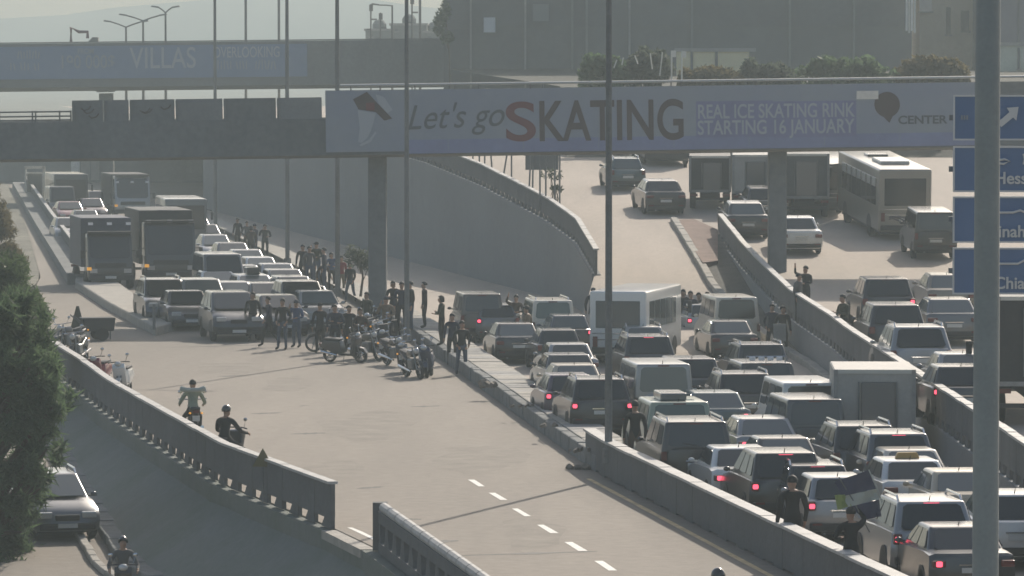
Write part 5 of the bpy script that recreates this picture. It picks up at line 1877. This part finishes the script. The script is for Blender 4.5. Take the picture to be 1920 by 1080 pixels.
def get_body(pose):
    if pose not in BODIES:
        me, f, t = body_mesh(POSES[pose])
        BODIES[pose] = (me, hair_mesh(f, t), hair_mesh(f, t, True), hair_mesh(f, t, False, True), cap_mesh(f, t), f, t)
    return BODIES[pose]
M_hair = mat('dark hair', (.012, .010, .009), .7)
M_helm = mat('helmet shell', (.02, .02, .022), .2, coat=.6)
M_helmw = mat('white helmet shell', (.6, .6, .58), .25, coat=.6)
M_shoe = mat('dark shoes', (.02, .018, .016), .7)
def person(px, py, road, pose, face_to, top, bottom, label, head='hair', scale=1.0, group=None, loc=None, h=None, zoff=0.0):
    """py: top of the head in the photograph; face_to: yaw in degrees, 0 = away from the camera, 180 = towards it"""
    me, hair, lhair, helm, capm, f, t = get_body(pose)
    H = (t.z + .055) * scale
    if loc is None:
        loc = solve(px, py, road, H)
    root = inst('person', me, [M_skin, cloth(top), cloth(bottom), M_shoe], None, loc + Vector((0, 0, zoff)), (0, 0, R(face_to)))
    root.scale = (scale * random.uniform(.95, 1.08), scale * random.uniform(.95, 1.1), scale)
    tag(root, label, 'person', group)
    if head == 'cap':
        inst('cap', capm, cloth(random.choice(['black', 'navy', 'grey'])), root)
    elif head == 'helmet':
        inst('helmet', helm, M_helm, root)
    elif head == 'white helmet':
        inst('helmet', helm, M_helmw, root)
    else:
        inst('hair', lhair if head == 'long' else hair, M_hair, root)
    return root
GP = 'people standing around the blockade'
PEOPLE = [
    # group far left on the blocked lanes
    (446, 409, 'main', 'stand', 150, 'black', 'black', 'dark clothed onlooker at the left end of the farthest group by the median'),
    (463, 415, 'main', 'pockets', 200, 'grey', 'black', 'short haired onlooker second from the left in the farthest group'),
    (479, 420, 'main', 'crossed', 120, 'navy', 'denim', 'onlooker with crossed arms in the middle of the farthest group'),
    (497, 421, 'main', 'phone', 190, 'black', 'black', 'onlooker looking at a phone at the right end of the farthest group'),
    (471, 424, 'main', 'stand', 20, 'brown', 'black', 'onlooker seen from behind in front of the farthest group'),
    # group in the middle
    (568, 459, 'med', 'stand', 170, 'black', 'black', 'broad onlooker with hands in pockets at the left of the middle group'),
    (580, 462, 'med', 'stand', 200, 'grey', 'denim', 'onlooker half hidden behind the broad one of the middle group'),
    (594, 454, 'med', 'phone', 150, 'olive', 'denim', 'tall olive jacketed onlooker with a phone in the middle group'),
    (608, 465, 'med', 'stand', 90, 'navy', 'denim', 'navy jacketed onlooker in profile in the middle group'),
    (622, 474, 'main', 'crossed', 180, 'blue', 'black', 'blue jacketed onlooker with crossed arms in the middle group'),
    (640, 480, 'main', 'stand', 210, 'red', 'khaki', 'red jacketed onlooker beside the small plant'),
    (657, 492, 'main', 'walk', 160, 'black', 'denim', 'black jacketed onlooker standing right by the small plant'),
    (606, 486, 'main', 'walk', 230, 'brown', 'black', 'brown jacketed man walking in front of the middle group'),
    # under the column and along the median
    (688, 548, 'main', 'stand', 140, 'olive', 'black', 'olive jacketed man left of the overpass column base'),
    (738, 527, 'med', 'crossed', 170, 'black', 'black', 'man with crossed arms just right of the overpass column'),
    (753, 529, 'med', 'stand', 190, 'navy', 'black', 'navy jacketed man in the row right of the overpass column'),
    (770, 528, 'med', 'stand', 110, 'black', 'denim', 'man with hands in pockets right of the lamp post'),
    (724, 556, 'main', 'phone', 170, 'tan', 'black', 'tan jacketed man with a phone behind the parked motorcycles'),
    (796, 529, 'med', 'stand', 95, 'brown', 'black', 'slim man in profile standing alone on the median'),
    (828, 555, 'med', 'crossed', 80, 'olive', 'black', 'man with folded hands at the edge of the median, right of the slim man'),
    (848, 588, 'main', 'stand', 170, 'navy', 'black', 'man standing between the blue scooter and the brown minivan'),
    (866, 602, 'main', 'pockets', 200, 'black', 'denim', 'dark man close to the brown minivan'),
    # in front of the stopped cars
    (600, 568, 'main', 'stand', 175, 'black', 'black', 'left one of the two men standing in front of the stopped cars'),
    (628, 571, 'main', 'crossed', 185, 'navy', 'black', 'right one of the two men standing in front of the stopped cars'),
    (474, 548, 'main', 'stand', 170, 'black', 'black', 'dark man standing before the white estate car'),
    (505, 556, 'main', 'walk', 110, 'navy', 'black', 'dark man walking across in front of the stopped cars'),
    (530, 560, 'main', 'pockets', 160, 'black', 'denim', 'dark man with hands in pockets before the median lane'),
    (556, 563, 'main', 'phone', 150, 'blue', 'denim', 'man in blue filming with a phone before the silver sedan'),
    (654, 573, 'main', 'stand', 200, 'black', 'black', 'black clothed man at the left end of the parked motorcycles'),
    (676, 578, 'main', 'crossed', 180, 'brown', 'black', 'brown clothed man standing among the parked motorcycles'),
    # behind and right of the queue
    (968, 553, 'main', 'raised', 170, 'brown', 'black', 'man with a raised arm behind the grey estate car'),
    (988, 574, 'main', 'stand', 60, 'tan', 'black', 'man leaning beside the cream minivan'),
    (1112, 540, 'main', 'stand', 190, 'black', 'black', 'dark man left of the white minibus'),
    (1126, 543, 'main', 'stand', 170, 'navy', 'black', 'second dark man left of the white minibus'),
    (1281, 543, 'main', 'stand', 180, 'black', 'black', 'leftmost of four heads beside the white minibus'),
    (1296, 546, 'main', 'crossed', 170, 'navy', 'black', 'second of four heads beside the white minibus'),
    (1310, 549, 'main', 'stand', 190, 'black', 'black', 'third of four heads beside the white minibus'),
    (1326, 548, 'main', 'phone', 180, 'grey', 'black', 'rightmost of four heads between the minibus and the cream van'),
    (1497, 513, 'right', 'stand', 240, 'grey', 'black', 'person leaning close to another behind the right barrier'),
    (1511, 499, 'right', 'raised', 140, 'black', 'black', 'taller person of the pair behind the right barrier'),
    (1582, 553, 'right', 'crossed', 120, 'olive', 'black', 'person in olive standing left of the black car on the right carriageway'),
    (1468, 574, 'main', 'stand', 200, 'black', 'black', 'dark person at the right kerb beside the grey sign board'),
    (1448, 570, 'main', 'pockets', 170, 'navy', 'black', 'second dark person at the right kerb near the column'),
    # near
    (1191, 752, 'main', 'stand', 10, 'black', 'brown', 'man standing beside the pale green off roader near the barrier'),
    (1487, 893, 'main', 'stand', 20, 'black', 'black', 'dark clothed man walking between the lanes beside the near barrier'),
    (1597, 952, 'main', 'raised', 20, 'black', 'black', 'dark clothed person holding the flag between the lanes'),
]
for k, (px, py, road, pose, yaw, top, bot, lab) in enumerate(PEOPLE):
    person(px, py, road, pose, yaw, top, bot, lab, head=['hair', 'hair', 'cap', 'hair', 'long'][k % 5] if px < 1400 else 'hair', scale=1.0 + ((k * 37) % 9 - 4) * .009, group=GP)
holder = [o for o in bpy.data.objects if o.get('label', '').endswith('holding the flag between the lanes')][0]
# the flag: blue with a pale green band, on a thin pole
fl = thing('flag', 'dark blue flag with a pale and green band waving above the cars', 'flag', (holder.location.x, holder.location.y + .3, 0))
d = holder.location.y + .3
fx = holder.location.x
def fp(px, py): return (X(px, d) - fx, 0, Zat(py, d))
b = MB()
b.tube([fp(1606, 985), fp(1590, 925), fp(1566, 905)][0:0] + [fp(1632, 1000), fp(1601, 940), fp(1574, 896)], .014, 6)
b.build('flag_pole', M_pole, fl)
def cloth_sheet(corners, n, m, amp, m0, name):
    a, b_, c, e = (Vector(fp(*q)) for q in corners)
    b = MB()
    vs, fs = [], []
    for i in range(n + 1):
        for j in range(m + 1):
            u, v = i / n, j / m
            p = a.lerp(b_, u).lerp(e.lerp(c, u), v)
            p.y += amp * math.sin(u * 7 + v * 3) * (.3 + u)
            vs.append(tuple(p))
    for i in range(n):
        for j in range(m):
            q = i * (m + 1) + j
            fs.append((q, q + 1, q + m + 2, q + m + 1))
    b.add(vs, fs)
    return b.build(name, m0, fl, smooth=True)
M_fb = mat('flag blue cloth', (.05, .055, .10), .8)
M_fw = mat('flag pale cloth', (.42, .45, .40), .8)
M_fg = mat('flag green cloth', (.26, .32, .10), .8)
cloth_sheet([(1566, 905), (1630, 882), (1644, 918), (1580, 932)], 8, 4, .06, M_fb, 'blue_field')
cloth_sheet([(1580, 932), (1644, 918), (1650, 938), (1592, 952)], 8, 3, .06, M_fw, 'pale_band')
cloth_sheet([(1592, 952), (1650, 938), (1654, 970), (1625, 976)], 8, 4, .06, M_fb, 'lower_field')
cloth_sheet([(1566, 930), (1588, 928), (1598, 950), (1572, 958)], 5, 4, .05, M_fg, 'green_corner')
b = MB()
b.tube([fp(1630, 882), fp(1645, 915), fp(1656, 945)], .012, 5)
b.build('flag_hem', M_fw, fl)

# ------------------------------------------------------------------ motorcycles
def tyre_ring(r, w):
    b = MB()
    prof = [(-w / 2, r - .07), (-w / 2, r - .03), (-w * .25, r), (w * .25, r), (w / 2, r - .03), (w / 2, r - .07)]
    n = 20
    vs, fs = [], []
    for (o, q) in prof:
        for k in range(n):
            a = 2 * PI * k / n
            vs.append((o, q * math.cos(a), q * math.sin(a)))
    for i in range(len(prof)):
        j = (i + 1) % len(prof)
        for k in range(n):
            fs.append((i * n + k, i * n + (k + 1) % n, j * n + (k + 1) % n, j * n + k))
    b.add(vs, fs)
    return b
def bike_wheel(root, y, r, w):
    t = tyre_ring(r, w).build('wheel', M_tyre, root, smooth=True, loc=(0, y, r))
    b = MB()
    b.lathe([(-.04, .05), (.04, .05)], (0, 0, 0), 'x', 8)
    for k in range(5):
        a = 2 * PI * k / 5
        b.tube([(0, .03 * math.cos(a), .03 * math.sin(a)), (0, (r - .06) * math.cos(a), (r - .06) * math.sin(a))], .014, 4)
    b.build('rim', M_rim, t)
def make_scooter():
    """origin between the wheels on the ground, front towards +y"""
    root = thing('scooter', 'x', 'scooter')
    bike_wheel(root, .62, .26, .11)
    bike_wheel(root, -.62, .26, .12)
    b = MB()
    b.prism([(-.95, .55), (-.75, .78), (-.10, .76), (-.02, .34), (-.25, .30), (-.60, .42)], -.17, .17, 'x')
    b.build('tail_body', M_paint0, root, bevel=.06, seg=2, smooth=True)
    b = MB()
    b.prism([(.30, .30), (.42, .30), (.62, .86), (.52, 1.0), (.40, .95)], -.20, .20, 'x')
    b.build('front_shield', M_paint0, root, bevel=.05, seg=2, smooth=True)
    b = MB()
    b.box((0, .15, .30), (.32, .55, .08))
    b.build('foot_board', M_plast, root, bevel=.02, seg=1)
    b = MB()
    b.prism([(-.85, .79), (-.72, .86), (-.1, .83), (-.08, .77)], -.14, .14, 'x')
    b.build('seat', M_plast, root, bevel=.03, seg=2, smooth=True)
    b = MB()
    b.tube([(-.34, .42, 1.02), (-.15, .50, 1.04), (.15, .50, 1.04), (.34, .42, 1.02)], .018, 6)
    b.build('handlebar', M_plast, root)
    b = MB()
    b.ball((0, .58, .98), (.11, .08, .08), 8, 6)
    b.build('headlight', M_head, root, smooth=True)
    for s in (-1, 1):
        b = MB()
        b.tube([(s * .22, .48, 1.04), (s * .28, .44, 1.22)], .009, 4)
        b.ball((s * .28, .44, 1.25), (.06, .015, .045), 8, 5)
        b.build('mirror', M_chrome, root, smooth=True)
        b = MB()
        b.tube([(s * .05, .62, .26), (s * .06, .55, .62)], .022, 6)
        b.build('fork', M_steel, root)
    b = MB()
    b.prism([(.40, .46), (.52, .57), (.78, .52), (.90, .36), (.86, .34), (.74, .47), (.54, .51)], -.07, .07, 'x')
    b.build('mudguard', M_paint0, root)
    b = MB()
    b.box((0, -.95, .62), (.16, .05, .08))
    b.build('tail_light', M_tail, root)
    b = MB()
    b.box((0, -.96, .47), (.18, .015, .14))
    b.build('number_plate', M_plate, root)
    b = MB()
    b.tube([(.16, -.25, .28), (.17, -.85, .40)], [.035, .055], 8)
    b.build('exhaust', M_chrome, root, smooth=True)
    b = MB()
    b.tube([(.05, 0, .30), (.16, .0, .02)], .012, 4)
    b.build('side_stand', M_steel, root)
    return root
def make_motorcycle():
    root = thing('motorcycle', 'x', 'motorcycle')
    bike_wheel(root, .70, .31, .11)
    bike_wheel(root, -.68, .31, .14)
    b = MB()
    b.prism([(-.1, .80), (.05, .95), (.35, .93), (.45, .80), (.30, .70), (-.05, .72)], -.14, .14, 'x')
    b.build('tank', M_paint0, root, bevel=.05, seg=2, smooth=True)
    b = MB()
    b.prism([(-.85, .86), (-.80, .92), (-.35, .86), (-.10, .84), (-.10, .76), (-.5, .74)], -.13, .13, 'x')
    b.build('seat', M_plast, root, bevel=.03, seg=2, smooth=True)
    b = MB()
    b.prism([(-.98, .84), (-.72, .78), (-.3, .62), (-.35, .52), (-.8, .66)], -.09, .09, 'x')
    b.build('tail_body', M_paint0, root, bevel=.03, seg=1)
    b = MB()
    b.box((0, .08, .46), (.26, .46, .36))
    b.build('engine', M_steel, root, bevel=.04, seg=1)
    b = MB()
    b.tube([(0, .42, .88), (0, .30, .34), (0, -.2, .30), (0, -.68, .31)], .028, 6)
    b.build('frame', M_plast, root)
    b = MB()
    b.tube([(-.38, .34, 1.06), (-.18, .46, 1.04), (.18, .46, 1.04), (.38, .34, 1.06)], .016, 6)
    b.build('handlebar', M_chrome, root)
    b = MB()
    b.ball((0, .58, .92), (.10, .08, .10), 10, 7)
    b.build('headlight', M_head, root, smooth=True)
    for s in (-1, 1):
        b = MB()
        b.tube([(s * .09, .70, .31), (s * .09, .46, 1.02)], .025, 6)
        b.build('fork', M_steel, root)
        b = MB()
        b.tube([(s * .24, .44, 1.05), (s * .32, .40, 1.22)], .009, 4)
        b.ball((s * .33, .40, 1.25), (.065, .015, .045), 8, 5)
        b.build('mirror', M_chrome, root, smooth=True)
        b = MB()
        b.tube([(s * .14, .2, .24), (s * .17, -.9, .38)], [.03, .05], 8)
        b.build('exhaust', M_chrome, root, smooth=True)
        b = MB()
        b.ball((s * .16, -.92, .76), (.035, .035, .03), 6, 4)
        b.build('indicator', M_amber, root)
    b = MB()
    b.prism([(.42, .55), (.56, .66), (.84, .62), (1.0, .42), (.96, .40), (.82, .57), (.58, .61)], -.065, .065, 'x')
    b.build('mudguard', M_paint0, root)
    b = MB()
    b.box((0, -.99, .80), (.16, .04, .07))
    b.build('tail_light', M_tail, root)
    b = MB()
    b.box((0, -.99, .62), (.2, .015, .15))
    b.build('number_plate', M_plate, root)
    b = MB()
    b.tube([(.1, -.1, .34), (.26, -.15, .02)], .012, 4)
    b.build('side_stand', M_steel, root)
    return root
BIKE0 = {'scooter': make_scooter(), 'motorcycle': make_motorcycle()}
def bike(kind, px, py, road, yaw, colour, label, lean=.13, group=None, topbox=False, loc=None, lit=False):
    """py: height of the handlebar in the photograph"""
    o = copy_tree(BIKE0[kind])
    p = loc if loc is not None else solve(px, py, road, 1.05)
    o.location = p
    o.rotation_euler = (0, lean, R(yaw))
    tag(o, label, kind, group)
    pm = paint(colour)
    for ch in o.children:
        n = ch.name.split('.')[0]
        if n in ('tank', 'tail_body', 'front_shield', 'mudguard'):
            ch.material_slots[0].link = 'OBJECT'
            ch.material_slots[0].material = pm
        if lit and n == 'tail_light':
            ch.material_slots[0].link = 'OBJECT'
            ch.material_slots[0].material = M_taill
    if topbox:
        b = MB()
        b.box((0, -.95, 1.02), (.38, .34, .30))
        b.build('top_box', M_plast, o, bevel=.05, seg=2, smooth=True)
    return o
GB = 'motorcycles parked across the empty road'
BIKES = [
    ('motorcycle', 640, 592, 60, 'black', 'black motorcycle at the left end of the parked row by the two men', False),
    ('scooter', 662, 598, 200, 'darkgrey', 'dark grey scooter second in the parked row', True),
    ('motorcycle', 680, 590, 150, 'charcoal', 'charcoal motorcycle behind the parked row near the column', False),
    ('scooter', 700, 585, 170, 'black', 'black scooter in the back of the parked row under the column', True),
    ('motorcycle', 715, 598, 190, 'navy', 'navy motorcycle in the middle of the parked row', False),
    ('scooter', 648, 622, 240, 'charcoal', 'charcoal scooter standing across the left front of the parked row', False),
    ('motorcycle', 690, 618, 215, 'black', 'black motorcycle in front of the middle of the parked row', False),
    ('scooter', 724, 616, 180, 'charcoal', 'charcoal scooter with a top box in the parked row', True),
    ('motorcycle', 742, 628, 205, 'black', 'black motorcycle fourth from the median end of the row', False),
    ('scooter', 760, 640, 180, 'darkgrey', 'dark grey scooter third from the median end of the row', False),
    ('motorcycle', 776, 648, 200, 'charcoal', 'charcoal motorcycle beside the blue scooter', False),
    ('scooter', 805, 646, 175, 'blue', 'blue scooter at the median end of the parked row', False),
    ('motorcycle', 625, 604, 100, 'black', 'black motorcycle half hidden behind the two men', False),
    ('scooter', 735, 590, 160, 'black', 'black scooter at the back of the row beside the lamp post', False),
]
for kind, px, py, yaw, colr, lab, tb in BIKES:
    bike(kind, px, py, 'main', yaw, colr, lab, group=GB, topbox=tb)
GBL = 'motorcycles parked along the left parapet'
bike('motorcycle', 134, 606, 'main', 150, 'navy', 'navy chrome motorcycle by the parapet end next to the black handcart', group=GBL)
bike('motorcycle', 150, 622, 'main', 170, 'black', 'black motorcycle just in front of the navy chrome one', group=GBL)
bike('scooter', 190, 666, 'main', 168, 'red', 'dull red scooter leaning by the left parapet', group=GBL, lean=.1)
bike('scooter', 233, 676, 'main', 172, 'white', 'white scooter with a windshield by the left parapet', group=GBL, lean=.08)
# riders
p = solve(362, 712, 'main', 1.60)
bike('motorcycle', 0, 0, 'main', 8, 'black', 'black motorcycle ridden away along the empty road by the rider in a pale vest', lean=0, loc=p)
r1 = person(0, 0, 'main', 'ride', 8, 'hivis', 'black', 'rider in a pale green vest on the black motorcycle', head='hair', loc=p + Vector((0, -.12, .0)))
b = MB()
b.tube([(-.35, 0, .02), (-.31, 0, .01), (-.15, -.03, -.02), (.15, -.03, -.02), (.31, 0, .01), (.35, 0, .02)], [.05, .08, .06, .06, .08, .05], 10)
tag(b.build('cloth_roll', M_fw, smooth=True, loc=p + Vector((0, -.22, 1.36)), rot=(0, 0, R(8))), 'pale rolled cloth slung across the shoulders of the vested rider', 'cloth')
p = solve(424, 760, 'main', 1.62)
bike('scooter', 0, 0, 'main', -28, 'charcoal', 'charcoal scooter ridden by the hooded rider beside the left parapet', lean=0, loc=p)
person(0, 0, 'main', 'ride', -28, 'black', 'black', 'black clad rider with a helmet on the charcoal scooter', head='helmet', loc=p + Vector((-.05, -.1, .0)))
p = solve(228, 1006, 'low', 1.62)
bike('scooter', 0, 0, 'low', 186, 'black', 'black scooter on the lower road beside the kerb stones', lean=0, loc=p)
person(0, 0, 'low', 'ride', 186, 'grey', 'grey', 'grey clad rider on the lower road scooter', head='helmet', loc=p + Vector((0, .1, .0)))
p = solve(1350, 1066, 'main', 1.62)
bike('scooter', 0, 0, 'main', 12, 'black', 'black scooter cut off by the bottom edge of the photo', lean=0, loc=p)
person(0, 0, 'main', 'ride', 12, 'black', 'black', 'rider whose helmet just shows at the bottom edge on the empty road', head='helmet', loc=p + Vector((0, -.1, .0)))
p = solve(1600, 566, 'right', 1.5)
for o in BIKE0.values(): drop(o)

# ------------------------------------------------------------------ small things
p = G(182, 638, 0)
ct = thing('handcart', 'black two wheeled handcart standing at the end of the slip road', 'cart', p, (0, 0, .3))
b = MB()
b.prism([(-.55, .35), (.55, .35), (.62, .85), (-.62, .85)], -.42, .42, 'y')
b.build('tray', M_plast, ct, bevel=.03, seg=1)
for s in (-1, 1):
    b = MB()
    b.lathe([(-.04, .1), (-.04, .24), (.04, .24), (.04, .1)], (0, 0, 0), 'y', 14)
    b.build('wheel', M_tyre, ct, loc=(.1, s * .47, .24))
    b = MB()
    b.tube([(-.55, s * .3, .6), (-.95, s * .28, .95)], .025, 6)
    b.build('handle', M_pole, ct)
b = MB()
b.tube([(.5, 0, .36), (.5, 0, .02)], .03, 6)
b.build('stand_leg', M_pole, ct)
p = G(143, 622, 0)
b = MB()
b.prism([(-.3, 0), (.3, 0), (.05, .95), (-.05, .95)], -.02, .02, 'y')
o = b.build('warning_board', mat('dull olive board', (.07, .065, .04), .7), loc=p + Vector((0, .6, 0)))
tag(o, 'dark triangular board propped behind the black motorcycle', 'board')
p = solve(492, 840, 'main', 1.28)
ws = thing('warning_sign', 'small warning triangle showing its back over the left parapet', 'sign', p)
b = MB()
b.prism([(-.24, .85), (.24, .85), (0, 1.28)], -.012, .012, 'y')
b.build('sign_plate', mat('dull yellow back', (.16, .13, .05), .6), ws)
b = MB()
b.tube([(0, .03, 0), (0, .03, .9)], .02, 6)
b.build('sign_post', M_pole, ws)
p = G(512, 872, 0)
p = G(1462, 690, .1)
sb = thing('sign_board', 'small grey board on a thin post at the right kerb', 'sign', solve(1462, 606, 'main', 1.95))
b = MB()
b.box((0, 0, 1.65), (.40, .04, .56))
b.build('board_face', M_steel, sb)
b = MB()
b.tube([(0, .04, 0), (0, .04, 1.95)], .025, 6)
b.build('board_post', M_pole, sb)
